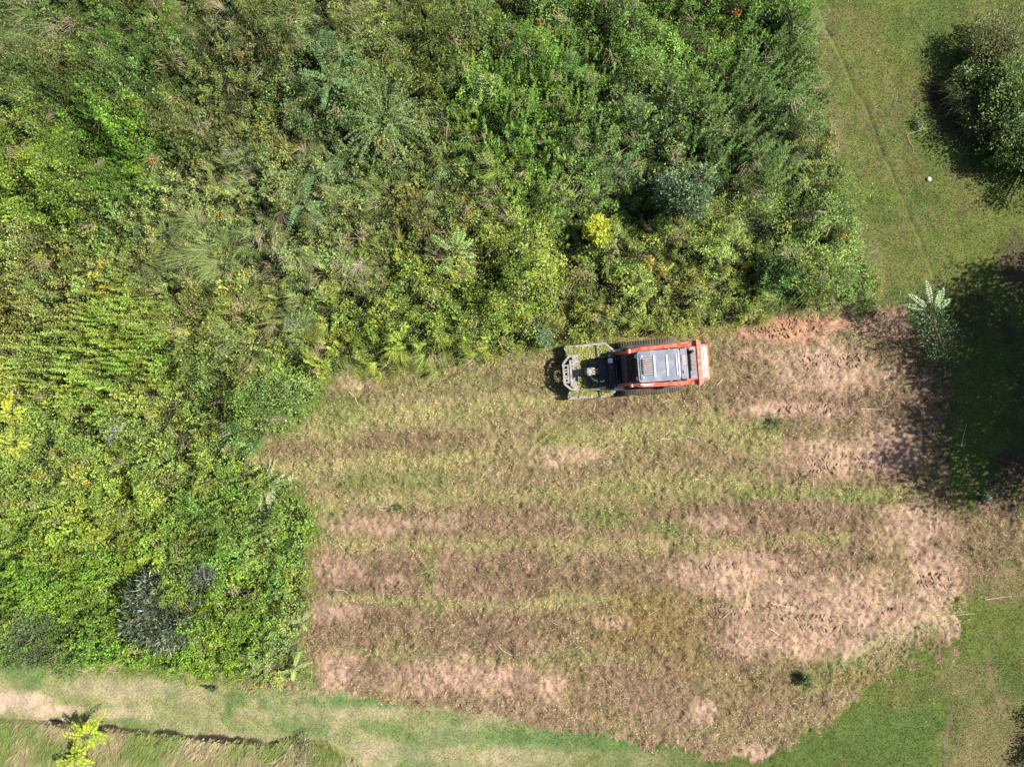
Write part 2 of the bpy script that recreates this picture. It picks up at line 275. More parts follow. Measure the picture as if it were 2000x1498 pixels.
# ------------------------------------------------------------------ shredded clippings on the mown patch
def clippings():
    x, y = scatter(1500000); px, py = topx(x, y); k = mown_m(px, py, 11); x, y, px, py = x[k], y[k], px[k], py[k]
    c, so_, _ = ground_col(x, y); lump = fbm(x, y, 3.2, 3, 9)
    k = (rng.random(len(x)) > so_ * .66) & (rng.random(len(x)) < sstep(.28, .52, lump) * .75 + .25)
    x, y, c, lump = x[k], y[k], c[k], lump[k]; n = len(x)
    v = rng.random(n); c = c * (0.5 + 1.0 * v)[:, None]; q = rng.random(n)
    c[q < .04] = np.array([.50, .42, .27]) * (0.7 + .5 * v[q < .04])[:, None]; c[(q > .05) & (q < .15)] = np.array([.13, .20, .05]); c[(q > .15) & (q < .26)] *= .5; c[(q > .26) & (q < .36)] *= np.array([1.15, .85, .8])
    a = rng.uniform(0, 6.283, n); D = np.stack([np.cos(a), np.sin(a), rng.normal(.1, .45, n)], 1)
    P = np.stack([x, y, bump_map(x, y) + .008 + rng.random(n) ** 2 * (.03 + .20 * sstep(.42, .66, lump))], 1)
    b = Bag(); Lc = rng.uniform(.03, .085, n) * rng.choice([.6, 1.0, 1.6], n, p=[.4, .45, .15]); b.leaves(P, D, Lc, np.minimum(Lc * rng.uniform(.16, .42, n), .021), c)
    gw = np.maximum(blobs(GREENS, *topx(x, y), 0 * x), .5 * sstep(30, 5, pdist(WIND[2][0], *topx(x, y)))) * (vn(x * 2.2, y * 2.2, 4) > .45); gi = np.nonzero(rng.random(n) < gw * .022)[0]; a = vn(x[gi] * 1.5, y[gi] * 1.5, 5) * 9 + rng.normal(0, .5, len(gi))
    b.blades(P[gi] + [0, 0, .03], np.stack([np.cos(a), np.sin(a), rng.normal(.25, .2, len(gi))], 1), rng.uniform(.08, .32, len(gi)), rng.uniform(.010, .022, len(gi)), np.array([.17, .26, .07]) * rng.uniform(.6, 1.5, (len(gi), 1)), .5, 2)
    # a few longer shreds of straw
    m = 1900; i = rng.integers(0, n, m); a = rng.uniform(0, 6.283, m); D = np.stack([np.cos(a), np.sin(a), rng.normal(.05, .1, m)], 1)
    cc = np.array([.55, .44, .27]) * rng.uniform(.55, 1.1, (m, 1)); b.blades(P[i] + [0, 0, .03], D, rng.uniform(.08, .24, m), rng.uniform(.007, .013, m), cc, .05, 2)
    tag(b.build('mown_clippings', M_dry), 'shredded tan and olive clippings covering the mown patch', 'clippings', kind='stuff')
clippings()

# ------------------------------------------------------------------ the uncut field
TINTS = np.array([(50, 50, .12, .16, .045), (250, 150, .085, .145, .03), (550, 60, .12, .155, .05), (800, 60, .14, .19, .05), (1100, 150, .088, .165, .03), (1400, 60, .092, .185, .03), (1450, 280, .068, .13, .032), (1600, 350, .11, .17, .04),
    (1000, 250, .11, .215, .035), (700, 250, .10, .165, .05), (60, 380, .15, .20, .03), (250, 290, .10, .19, .025), (370, 430, .17, .20, .07), (550, 500, .14, .19, .06), (850, 400, .135, .175, .05), (1200, 300, .10, .17, .045),
    (1400, 500, .17, .225, .05), (1600, 530, .11, .175, .035), (1000, 570, .145, .205, .035), (700, 640, .15, .21, .04), (900, 650, .14, .20, .04), (1300, 610, .17, .21, .05), (100, 560, .18, .20, .055), (250, 700, .19, .25, .045),
    (450, 640, .18, .21, .05), (100, 900, .165, .205, .05), (350, 900, .17, .22, .05), (200, 1050, .16, .225, .035), (450, 1000, .125, .205, .04), (450, 1250, .135, .22, .03), (100, 1150, .13, .21, .03), (50, 1270, .09, .14, .035), (580, 1300, .17, .23, .08), (550, 800, .13, .20, .05), (400, 250, .13, .16, .045), (600, 350, .13, .17, .06)])
def tint(px, py):
    wsum = 0; c = 0
    for t in TINTS:
        w = 1 / (((px - t[0]) ** 2 + (py - t[1]) ** 2) / 1e4 + .12) ** 2; wsum = wsum + w; c = c + w[..., None] * t[2:]
    c = c / wsum[..., None]; n = fbm(px, py, 1 / 55, 4, 10); m = fbm(px, py, 1 / 25, 3, 7)
    c = c * (0.72 + .56 * n)[..., None]; w = sstep(.55, .72, m)[..., None]; c = c * np.stack([1.03 - .13 * sstep(700, 150, px), 1.0 + 0 * px, .84 + 0 * px], -1); c = (1.26 - .10 * sstep(850, 1050, py))[..., None] * (1 - .12 * sstep(450, 50, py))[..., None] * (c * (1 - w) + c * np.array([1.2, 1.04, 1.0]) * w)
    i, j = gidx(px, py); return c * TG[i, j]
HUMPS = [(680, 120, 75, .9), (760, 190, 95, .8), (930, 190, 50, .7), (1340, 250, 60, .5), (540, 770, 60, .5), (30, 100, 60, .4), (280, 280, 60, .4), (1430, 250, 110, .6), (900, 100, 60, .5), (1540, 120, 70, .5), (1560, 530, 70, .45), (1060, 200, 80, .4),
         (1000, 610, 60, .4), (820, 560, 40, .6), (1040, 530, 40, .5), (560, 390, 30, .5), (500, 210, 40, .6), (760, 640, 50, .3), (1270, 200, 50, .4), (200, 660, 70, .3), (470, 1060, 25, .4), (60, 1240, 70, .5), (90, 180, 40, .5), (1640, 420, 40, .4)]
PITS = [(605, 155, 34), (650, 285, 48), (600, 250, 36), (520, 210, 34), (470, 215, 36), (750, 535, 42), (945, 545, 50), (800, 590, 30), (450, 770, 42), (460, 810, 30), (1110, 480, 32), (1240, 400, 46), (60, 160, 28), (700, 600, 36), (1460, 540, 46), (240, 300, 26),
        (520, 415, 34), (800, 215, 24), (1145, 130, 26), (1160, 280, 22), (422, 1066, 34), (262, 1150, 52), (325, 1195, 62), (410, 1130, 26), (455, 790, 50), (170, 210, 28), (330, 350, 24), (30, 1040, 50), (1480, 90, 30), (1400, 190, 24), (810, 50, 22), (680, 30, 22), (1050, 300, 24), (560, 560, 22), (340, 530, 22), (1590, 480, 24), (1270, 330, 20), (940, 360, 20)]
def canopy0(px, py):
    n = fbm(px, py, 1 / 34, 4, 5, .55); m = fbm(px, py, 1 / 120, 2, 8)
    n2 = fbm(px, py, 1 / 62, 3, 2, .5); h = (.20 + .9 * m) * (.12 + 1.25 * sstep(.34, .64, n) * (.35 + 1.1 * sstep(.3, .62, n2)))
    low = blobs([(350, 1180, 330, 170, 1), (100, 1000, 200, 160, .7), (1350, 590, 250, 60, .6)], px, py, 0 * n); h = h * (1 - .35 * low)
    for a, b, r, dh in HUMPS: h = h + 1.5 * dh * np.exp(-((px - a) ** 2 + (py - b) ** 2) / (r * r) * 1.6) * (.6 + .8 * n)
    for a, b, r in PITS: h = h * (1 - .92 * np.exp(-(((px - a) ** 2 + (py - b) ** 2) / (r * r) * .8) ** 1.5))
    for a, b, r in PITS: h = h + np.clip(r * .017, .3, .8) * np.exp(-(((px - a - r * 1.7) / r) ** 2 + ((py - b) / r) ** 2) * 1.3) * (.5 + n)
    e = sstep(0, 26, pdist(WILD[2:45], px, py)); return 1.2 * h * (.35 + .65 * e) + .06
GS = 0.06; GX = np.arange(-24, 16, GS); GY = np.arange(-14, 19, GS); _a, _b = np.meshgrid(GX, GY, indexing='ij'); _p, _q = topx(_a, _b)
HG = canopy0(_p, _q); TG = np.ones(HG.shape + (3,)); HG = HG * .9
_r = np.random.default_rng(77)
for _ in range(1500):        # mounds: single big weeds and vine heaps of uneven size
    cx, cy = _r.uniform(-23, 15), _r.uniform(-13, 18); r = _r.choice([.25, .38, .55, .8], p=[.35, .35, .22, .08]) * _r.uniform(.8, 1.2); mp, mq = topx(cx, cy)
    low = 1 - .55 * float(blobs([(350, 1180, 330, 170), (100, 1000, 200, 160, .6), (1350, 590, 250, 60, .6)], np.array([mp]), np.array([mq]), np.array([0.]))[0]); dh = r * _r.uniform(.9, 1.9) * low
    if any((mp - a) ** 2 + (mq - b_) ** 2 < (q_ * 1.3) ** 2 for a, b_, q_ in PITS): continue
    i0, i1 = np.searchsorted(GX, (cx - r, cx + r)); j0, j1 = np.searchsorted(GY, (cy - r, cy + r)); e = _r.uniform(.6, 1.0); th = _r.uniform(0, 3.14); u = (_a[i0:i1, j0:j1] - cx); v = (_b[i0:i1, j0:j1] - cy); u, v = u * math.cos(th) + v * math.sin(th), (v * math.cos(th) - u * math.sin(th)) / e
    d2 = (u * u + v * v) / (r * r) + (vn(_a[i0:i1, j0:j1] * 5, _b[i0:i1, j0:j1] * 5, 2) - .5) * .5; dome = np.sqrt(np.clip(1 - d2, 0, 1)); HG[i0:i1, j0:j1] = np.maximum(HG[i0:i1, j0:j1], HG[i0:i1, j0:j1] * .55 + dome * dh)
    col = _r.uniform(.66, 1.34) * np.array([_r.uniform(.85, 1.2), 1.0, _r.uniform(.8, 1.25)]); TG[i0:i1, j0:j1] = np.where((dome > .15)[..., None], col, TG[i0:i1, j0:j1])
def gidx(px, py): x = (np.asarray(px) - 1000) * MP; y = (749 - np.asarray(py)) * MP; return np.clip(((x + 24) / GS).astype(int), 0, len(GX) - 1), np.clip(((y + 14) / GS).astype(int), 0, len(GY) - 1)
def canopy(px, py):
    i, j = gidx(px, py); e = sstep(0, 22, pdist(WILD[2:45], px, py)); return HG[i, j] * (.4 + .6 * e)
def wild_points(dens, area=None):
    x0, x1, y0, y1 = (-21, 13.5, -11.5, 16.5) if area is None else area
    n = int(dens * (x1 - x0) * (y1 - y0)); x = rng.uniform(x0, x1, n); y = rng.uniform(y0, y1, n); px, py = topx(x, y); k = wild_m(px, py); return x[k], y[k], px[k], py[k]
SPIRE = [(235, 690, 95, 130, 1), (60, 780, 90, 90, .9), (1450, 250, 100, 90, 1), (250, 230, 120, 150, .9), (1050, 200, 150, 100, .45), (780, 50, 110, 60, .8), (1540, 100, 60, 90, .8), (210, 1010, 60, 40, .3)]
GRASSY = [(420, 500, 110, 70, 1), (500, 40, 230, 60, .9), (40, 60, 90, 90, .9), (620, 480, 120, 120, .4), (550, 660, 120, 100, .7), (350, 600, 120, 90, .5), (800, 690, 170, 35, .9), (1450, 450, 80, 40, .8), (1560, 590, 130, 26, .9), (700, 350, 100, 80, .4), (1300, 640, 180, 20, .6), (480, 840, 60, 30, .8), (1300, 500, 120, 90, .4), (450, 330, 60, 60, .8), (1640, 500, 40, 110, .6)]
def weeds():
    # herbs: rosettes of leaves gathered on short stems
    b = Bag(); x, y, px, py = wild_points(25); h = canopy(px, py) * rng.uniform(.6, 1.12, len(x)); g = blobs(GRASSY, px, py, 0 * px); k = rng.random(len(x)) > g * .6
    x, y, px, py, h = x[k], y[k], px[k], py[k], h[k]; n = len(x); k = 50; r = rng.uniform(.08, .20, n) * (0.75 + .4 * h); lean = rng.normal(0, .12, (n, 2)) * h[:, None]
    tc = tint(px, py) * rng.uniform(.72, 1.3, (n, 1)); hue = rng.random(n); tc[hue < .10] *= np.array([.8, .95, 1.2]); tc[hue > .92] *= np.array([1.2, 1.12, .8]); tc[(hue > .10) & (hue < .12)] *= np.array([1.5, 1.0, 1.0])
    ls = rng.uniform(.6, 1.25, n) * rng.choice([.7, 1.0, 1.3], n, p=[.45, .4, .15])
    i = np.repeat(np.arange(n), k); N = len(i); d = rvec(N); d[:, 2] = np.abs(d[:, 2]) * 1.1 - .25; rad = rng.random(N) ** .5
    P = np.stack([x[i] + lean[i, 0] + d[:, 0] * r[i] * rad, y[i] + lean[i, 1] + d[:, 1] * r[i] * rad, np.maximum(h[i] * (1 - .0) + (d[:, 2] - .4) * r[i] * 1.6 * rad - rng.random(N) ** 3 * h[i] * .6, .015)], 1)
    D = unit(d * np.array([1, 1, .35]) + rng.normal(0, .35, (N, 3)) + [0, 0, .12]); L = rng.uniform(.045, .085, N) * ls[i]
    C = tc[i] * rng.uniform(.5, 1.5, (N, 1)); b.leaves(P, D, L, L * rng.uniform(.38, .62, N), C)
    A = np.stack([x, y, 0 * x], 1); B = np.stack([x + lean[:, 0], y + lean[:, 1], h], 1); b.tubes(A, B, .006, .003, np.tile([.13, .12, .05], (n, 1)))
    # undergrowth close to the ground, leaf colour darkened so gaps read as shade
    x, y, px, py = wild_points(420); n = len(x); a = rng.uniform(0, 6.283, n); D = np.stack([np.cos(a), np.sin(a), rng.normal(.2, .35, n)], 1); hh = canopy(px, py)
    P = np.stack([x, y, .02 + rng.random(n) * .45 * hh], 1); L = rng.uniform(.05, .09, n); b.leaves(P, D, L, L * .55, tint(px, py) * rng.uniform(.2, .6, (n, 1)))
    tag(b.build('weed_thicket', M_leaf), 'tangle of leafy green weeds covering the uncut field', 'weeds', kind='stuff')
weeds()
def vines():
    b = Bag(); x, y, px, py = wild_points(640); w = blobs([(400, 1150, 280, 220, 1), (120, 1080, 200, 230, .9), (80, 380, 110, 100, .9), (1180, 120, 200, 130, .45), (1000, 590, 130, 80, .6), (560, 780, 80, 80, .7), (260, 300, 60, 50, .9), (1500, 30, 120, 40, .6), (1600, 500, 110, 80, .5), (180, 900, 160, 80, .7)], px, py, (fbm(px, py, 1 / 30, 3, 2) - .5))
    k = rng.random(len(x)) < w; x, y, px, py = x[k], y[k], px[k], py[k]; n = len(x)
    cl = vn(x * 4.2, y * 4.2, 3); h = canopy(px, py) * (.7 + .6 * cl) + .02; keep = rng.random(n) < .35 + .9 * sstep(.25, .6, cl); x, y, px, py, h, cl = [q[keep] for q in (x, y, px, py, h, cl)]; n = len(x)
    a = rng.uniform(0, 6.283, n); D = np.stack([np.cos(a), np.sin(a), rng.normal(-.05, .35, n)], 1); L = rng.uniform(.045, .078, n)
    P = np.stack([x, y, h - rng.random(n) ** 2 * .12], 1); P[:, 2] = np.maximum(P[:, 2], .02); t = tint(px, py); C = t * (.65 + .7 * cl[:, None]) * rng.uniform(.65, 1.4, (n, 1)) * np.array([.98, 1.0, .85])
    up = np.tile([0, 0, 1.0], (n, 1)) + rng.normal(0, .38, (n, 3)); b.leaves(P, D, L, L * rng.uniform(.6, .85, n), C, up)
    tag(b.build('vine_carpet', M_leaf), 'bright broad leaved vines matted over the field', 'vines', kind='stuff')
vines()
def spires():
    b = Bag(); x, y, px, py = wild_points(24); w = blobs(SPIRE, px, py, (fbm(px, py, 1 / 30, 3, 2) - .5)) + .05; k = rng.random(len(x)) < w; x, y, px, py = x[k], y[k], px[k], py[k]; n = len(x)
    h = canopy(px, py) + rng.uniform(.35, .95, n); fine = ((px < 400) & (py < 450)) | ((px > 650) & (px < 900) & (py < 130)) | (rng.random(n) < .12)
    ln = rng.normal(0, .07, (n, 2)); t = tint(px, py) * rng.uniform(.8, 1.25, (n, 1)); k = 60; i = np.repeat(np.arange(n), k); N = len(i); s = rng.random(N) ** .6
    z = h[i] * (.22 + .78 * s); a = rng.uniform(0, 6.283, N); f = fine[i]; L = np.where(f, rng.uniform(.04, .08, N), rng.uniform(.06, .11, N)) * (1.15 - .55 * s)
    P = np.stack([x[i] + ln[i, 0] * z, y[i] + ln[i, 1] * z, z], 1); D = np.stack([np.cos(a), np.sin(a), np.where(f, .9, rng.normal(.25, .25, N))], 1)
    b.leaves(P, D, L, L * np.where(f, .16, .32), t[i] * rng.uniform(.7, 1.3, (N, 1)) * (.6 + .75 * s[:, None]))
    A = np.stack([x, y, 0 * x], 1); B = A + np.stack([ln[:, 0] * h, ln[:, 1] * h, h], 1); b.tubes(A, B, .006, .002, np.tile([.14, .13, .05], (n, 1)))
    tag(b.build('tall_weed_spires', M_leaf), 'tall upright leafy weeds leaning in ranks in the field', 'weeds', kind='stuff')
spires()
def tuft_into(b, P, n_bl, L, Wd, C, spread=1.0, droop=.7, cvar=.25, azim=None):
    n = len(P); i = np.repeat(np.arange(n), n_bl); N = len(i); a = rng.uniform(0, 6.283, N) if azim is None else azim[i] + rng.normal(0, .5, N)
    D = np.stack([np.cos(a) * spread, np.sin(a) * spread, rng.uniform(.5, 1.6, N)], 1); pp = P[i] + np.stack([rng.normal(0, .03, N), rng.normal(0, .03, N), 0 * a], 1)
    b.blades(pp, D, L[i] * rng.uniform(.5, 1.15, N), Wd, C[i] * rng.uniform(1 - cvar, 1 + cvar, (N, 1)), droop * rng.uniform(.6, 1.3, N), 3)
def grasses():
    b = Bag(); x, y, px, py = wild_points(9); w = blobs(GRASSY, px, py, (fbm(px, py, 1 / 30, 3, 2) - .5)) * .9 + .13; k = rng.random(len(x)) < w; x, y, px, py = x[k], y[k], px[k], py[k]; n = len(x)
    h = canopy(px, py); P = np.stack([x, y, np.minimum(h * .4, .4)], 1); C = tint(px, py) * np.array([1.1, 1.05, 1.3]) * rng.uniform(.75, 1.3, (n, 1)); dry = rng.random(n) < .12; C[dry] = np.array([.33, .27, .17])
    az = vn(px / 60, py / 60, 4) * 12.0
    tuft_into(b, P, 26, rng.uniform(.4, .85, n) * (.6 + .5 * h), .011, C, 1.0, .8, .3, az)
    tag(b.build('rank_grass', M_grass), 'long rank grass blades arching among the field weeds', 'grass', kind='stuff')
grasses()
def dead_stems():
    b = Bag(); x, y, px, py = wild_points(6); w = sstep(.55, .70, fbm(px, py, 1 / 38, 3, 11)) * .75 + .015; k = rng.random(len(x)) < w; x, y, px, py = x[k], y[k], px[k], py[k]; n = len(x); h = canopy(px, py)
    k = 9; i = np.repeat(np.arange(n), k); N = len(i); az = vn(px / 40, py / 40, 5)[i] * 12; a = az + rng.normal(0, .35, N)
    P = np.stack([x[i] + rng.normal(0, .07, N), y[i] + rng.normal(0, .07, N), h[i] * rng.uniform(.7, 1.1, N)], 1); D = np.stack([np.cos(a), np.sin(a), rng.normal(.1, .25, N)], 1)
    C = np.array([.36, .285, .19]) * rng.uniform(.5, 1.15, (N, 1)); b.blades(P, D, rng.uniform(.15, .5, N), .010, C, .1, 2)
    tag(b.build('dead_stems', M_dry), 'dry pinkish tan dead stems tangled on the field weeds', 'stems', kind='stuff')
dead_stems()
def strip():
    b = Bag(); x, y = scatter(int(44 * 34 * 34), y0=-17, y1=-10.5); px, py = topx(x, y); k = inpoly(STRIP, px, py) & (px < 1000) & (pdist(STRIP[:10], px, py) > 1.5); x, y, px, py = x[k], y[k], px[k], py[k]; n = len(x)
    hh = sstep(0, 30, pdist(STRIP[:11], px, py)); P = np.stack([x, y, bump_map(x, y)], 1); v = fbm(px, py, 1 / 40, 3, 6); C = np.array([.20, .25, .07]) * (1 - sstep(.45, .65, v))[:, None] + np.array([.36, .30, .17]) * sstep(.45, .65, v)[:, None]
    tuft_into(b, P, 17, (.25 + .30 * hh) * rng.uniform(.7, 1.2, n), .013, C * rng.uniform(.8, 1.2, (n, 1)), 1.0, .8, .3, 3.7 + vn(px / 80, py / 80, 3) * 1.5)
    tag(b.build('verge_grass', M_grass), 'long combed grass of the verge below the pale path', 'grass', kind='stuff')
strip()
def fringe():      # ragged grass along the edges of the uncut field
    b = Bag(); P = []; ln = WILD[2:46]
    for (x0, y0), (x1, y1) in zip(ln[:-1], ln[1:]):
        m = int(math.hypot(x1 - x0, y1 - y0) / 3.5); t = rng.random(m); P += [((x0 + (x1 - x0) * q + rng.normal(0, 8)), (y0 + (y1 - y0) * q + rng.normal(0, 8))) for q in t]
    P = np.array(P); C = tint(P[:, 0], P[:, 1]) * np.array([1.15, 1.0, 1.1]); W3 = np.stack([(P[:, 0] - 1000) * MP, (749 - P[:, 1]) * MP, 0 * P[:, 0]], 1)
    dry = rng.random(len(P)) < .22; C[dry] = np.array([.38, .30, .18]); tuft_into(b, W3, 16, rng.uniform(.15, .5, len(P)), .011, C, 1.0, .8)
    tag(b.build('edge_grass', M_grass), 'ragged grass fringe along the border of the uncut field', 'grass', kind='stuff')
fringe()

# ------------------------------------------------------------------ tread marks pressed in the bare soil
M_soil = paint('soil', (.27, .168, .135), .95, wear=.15, spec=.1, scale=5)
M_redsoil = paint('red_soil', (.30, .135, .08), .95, wear=.15, spec=.1, scale=5)
def treads():
    rows = [((1465, 650), (1560, 634), 1), ((1500, 662), (1610, 640), 1), ((1530, 625), (1640, 620), 1), ((1560, 700), (1700, 697), 0), ((1570, 715), (1690, 713), 0), ((1520, 803), (1655, 792), 0), ((1570, 812), (1640, 806), 0), ((1560, 897), (1745, 890), 0),
            ((1555, 912), (1740, 906), 0), ((1545, 925), (1640, 920), 0), ((1360, 1105), (1450, 1104), 0), ((1500, 1118), (1690, 1116), 0), ((1470, 1185), (1620, 1182), 0), ((1530, 1205), (1640, 1207), 0), ((1560, 1225), (1650, 1228), 0), ((1380, 1265), (1460, 1288), 0), ((1385, 1185), (1480, 1190), 0),
            ((1720, 1195), (1780, 1190), 0), ((1790, 1140), (1850, 1142), 0), ((1170, 1213), (1215, 1212), 0), ((1370, 1200), (1470, 1203), 0), ((1785, 1120), (1860, 1128), 0), ((1500, 1055), (1560, 1055), 0)]
    for red in (0, 1):
        V = []; F = []
        for (a, b, r) in rows:
            if r != red: continue
            A = world(*a); B = world(*b); L = np.linalg.norm(B - A); d = (B - A) / L; nrm = np.array([-d[1], d[0], 0])
            for k in range(int(L / .062)):
                if rng.random() < .22: continue
                c = A + d * (k * .062 + rng.normal(0, .008)) + nrm * rng.normal(0, .012); c[2] = bump_map(np.array([c[0]]), np.array([c[1]]))[0]
                side_ = 1 if k % 2 else -1; e = unit(nrm + d * .6 * side_ + d * rng.normal(0, .15)); c = c + nrm * .055 * side_; hl = rng.uniform(.055, .09); w = rng.uniform(.02, .032); hh = rng.uniform(.015, .029); base = len(V); side = np.array([-e[1], e[0], 0])
                for s1 in (-1, 1):
                    V += [c + e * hl * s1 - side * w - [0, 0, .01], c + e * hl * s1 * .7 + [0, 0, hh], c + e * hl * s1 + side * w - [0, 0, .01]]
                F += [(base, base + 1, base + 4, base + 3), (base + 1, base + 2, base + 5, base + 4), (base, base + 2, base + 1), (base + 3, base + 4, base + 5)]
        me = bpy.data.meshes.new('tread_marks'); me.from_pydata([tuple(v) for v in V], [], F); tag(link('ground_tread_marks', me, M_redsoil if red else M_soil), kind='structure')
treads()

# ------------------------------------------------------------------ plants that stand out: each a thing
def shrub(name, label, cat, px, py, h, rad, col, leaf=.08, asp=.45, n=2600, mat=None, group=None, cluster=26, squash=.75, jitter=.3, stem_r=.02, hue=None, zc=None, upright=.12):
    rng = np.random.default_rng(int(px * 7 + py)); zc = zc or h * .62; c = world(px, py, zc); base = np.array([c[0], c[1], 0.0]); t = thing(name, label, cat, tuple(base), 0, group)
    m = max(6, n // cluster); d = rvec(m); d[:, 2] = np.abs(d[:, 2]) * 1.0 - .25; rr = rng.uniform(.35, 1.0, m) ** .6; lump = .72 + .5 * rng.random(m)
    K = 6; lo = rvec(K) * np.array([rad, rad, 0]) * .62; lo[0] *= .2; lh = rng.uniform(.62, 1.0, K); li = rng.integers(0, K, m); cc = lo[li] + np.stack([0 * rr, 0 * rr, zc * lh[li]], 1) + d * np.array([rad * .55, rad * .55, (h - zc) / .8]) * (rr * lump)[:, None]; cc[:, 2] = np.clip(cc[:, 2], .12, None)
    b = Bag(); i = np.repeat(np.arange(m), cluster); N = len(i); o = rvec(N); cr = rad * rng.uniform(.12, .26, m); P = cc[i] + o * (cr[i] * rng.random(N) ** .4)[:, None] * np.array([1, 1, squash]); P[:, 2] = np.maximum(P[:, 2], .03)
    D = unit(o * np.array([1, 1, .4]) + d[i] * .5 + rng.normal(0, jitter, (N, 3)) + [0, 0, upright]); L = leaf * rng.uniform(.6, 1.25, N); tcol = np.array(col) * rng.uniform(.55, 1.5, (m, 1))
    if hue is not None: q = rng.random(m) < .25; tcol[q] = np.array(hue) * rng.uniform(.8, 1.2, (q.sum(), 1))
    b.leaves(P, D, L, L * asp * rng.uniform(.8, 1.2, N), tcol[i] * rng.uniform(.65, 1.35, (N, 1))); b.build('foliage', mat or M_leaf, t)
    s = Bag(); mid = cc * .45 + np.stack([rng.normal(0, .06, m), rng.normal(0, .06, m), .1 + 0 * rr], 1); z0 = np.stack([rng.normal(0, .05, m), rng.normal(0, .05, m), 0 * rr], 1); bc = np.tile([.13, .09, .06], (m, 1))
    s.tubes(z0, mid, stem_r, stem_r * .6, bc); s.tubes(mid, cc, stem_r * .6, stem_r * .25, bc); s.build('stems', M_bark, t); return t
def frond_into(b, s, P, az, el, L, k, ll, lw, col, droop=.9):
    d = np.array([math.cos(az) * math.cos(el), math.sin(az) * math.cos(el), math.sin(el)]); cur = np.array(P, float); step = L / (k + 2); side = np.array([-math.sin(az), math.cos(az), 0]); pp = [cur.copy()]
    for j in range(k + 2):
        nx = cur + d * step; s.tubes([cur], [nx], max(.003, .008 * (1 - j / (k + 2))), .003, np.array([[.22, .22, .09]])); cur = nx; d = unit(d + np.array([0, 0, -droop / (k + 2)])); cur[2] = max(cur[2], .05)
        if j < 2: continue
        f = math.sin(math.pi * min(1, (j - 1) / (k + 2) * .9 + .12)) ** .5
        PP = np.array([cur, cur]); DD = np.array([side + d * .35, -side + d * .35]) + rng.normal(0, .10, (2, 3)) + [0, 0, .05]
        b.leaves(PP, DD, ll * f * rng.uniform(.85, 1.1, 2), lw * f, np.array([col, col]) * rng.uniform(.75, 1.25, (2, 1)), np.tile([0, 0, 1.0], (2, 1)) + rng.normal(0, .2, (2, 3)))
    b.leaves(np.array([cur]), np.array([d]), ll * .8, lw, np.array([col]), np.array([[0, 0, 1.0]]))
def pinnate(name, label, px, py, h, nf, L, col, k=12, ll=.13, lw=.05, group=None, az0=None, spread=6.283, el=(.1, .7), cat='sapling', lean=(0, 0)):
    c = world(px, py, h); t = thing(name, label, cat, (c[0] - lean[0], c[1] - lean[1], 0), 0, group); b = Bag(); s = Bag(); T = np.array([lean[0], lean[1], h]); s.tubes([[0, 0, 0]], [T], .022, .010, np.array([[.16, .14, .08]]))
    for j in range(nf):
        az = (az0 if az0 is not None else 0) + (j / nf - .5 * (az0 is not None)) * spread + rng.normal(0, .4); q = rng.uniform(.6, 1.0); frond_into(b, s, T * q, az, rng.uniform(*el), L * rng.uniform(.5, 1.25), k, ll, lw, np.array(col) * rng.uniform(.8, 1.2))
    b.build('fronds', M_leaf, t); s.build('stem', M_bark, t); return t
def wands(name, label, px, py, h, nw, L, col, tipcol, leaf=.05, group=None, cat='shrub', rise=1.2):
    c = world(px, py, h * .5); t = thing(name, label, cat, (c[0], c[1], 0), 0, group); b = Bag(); s = Bag()
    for j in range(nw):
        az = rng.uniform(0, 6.283); el = rng.uniform(.55, 1.35) if rise > 1 else rng.uniform(.2, .9); d = np.array([math.cos(az) * math.cos(el), math.sin(az) * math.cos(el), math.sin(el)]); cur = np.array([rng.normal(0, .02), rng.normal(0, .02), 0]); ln = L * rng.uniform(.6, 1.1); K = 26
        for q in range(K):
            nx = cur + d * ln / K; s.tubes([cur], [nx], .007 * (1.15 - q / K), .007 * (1.1 - q / K), np.array([[.24, .20, .10]])); cur = nx; d = unit(d + np.array([0, 0, -2.1 / K * (q / K + .35)])); cur[2] = max(cur[2], .08)
            if q > 4:
                m = 5; P = cur + rng.normal(0, .02, (m, 3)); D = rvec(m) * np.array([1, 1, .5]) + d * .4; C = np.array(col) * (1 - q / K) + np.array(tipcol) * q / K; Lf = leaf * rng.uniform(.7, 1.3, m) * (1.2 - .5 * q / K); b.leaves(P, D, Lf, Lf * .5, C * rng.uniform(.7, 1.3, (m, 1)))
    b.build('foliage', M_leaf, t); s.build('branches', M_bark, t); return t
def tussock(name, label, px, py, n, L, col, Wd=.012, az=None, group='grass tussocks in the uncut field', spread=1.0, z=.15):
    c = world(px, py, .3); b = Bag(); o = np.array([c[0], c[1], 0.0]); K = 9; cen = rng.normal(0, L * .30, (K, 2)); a0 = rng.uniform(0, 6.283, K) if az is None else rng.normal(az, .5, K); i = rng.integers(0, K, n)
    P = np.stack([cen[i, 0] + rng.normal(0, .05, n), cen[i, 1] + rng.normal(0, .05, n), np.full(n, z)], 1); a = a0[i] + rng.normal(0, 1.3 if az is None else .6, n); tc = np.array(col) * rng.uniform(.7, 1.25, (K, 1))
    D = np.stack([np.cos(a) * spread, np.sin(a) * spread, rng.uniform(.3, 1.6, n)], 1); b.blades(P, D, L * .8 * rng.uniform(.4, 1.1, n), Wd, tc[i] * rng.uniform(.6, 1.35, (n, 1)), rng.uniform(.5, 1.2, n), 4)
    t = tag(b.build(name, M_grass), label, 'grass tussock', group); t.location = tuple(o); return t
shrub('round_shrub', 'dense round blue green shrub with its dark shadow on the left, in the field', 'shrub', 1342, 384, 2.3, 1.05, (.055, .10, .045), .075, .5, 6200, M_gloss, hue=(.20, .30, .12), stem_r=.03)
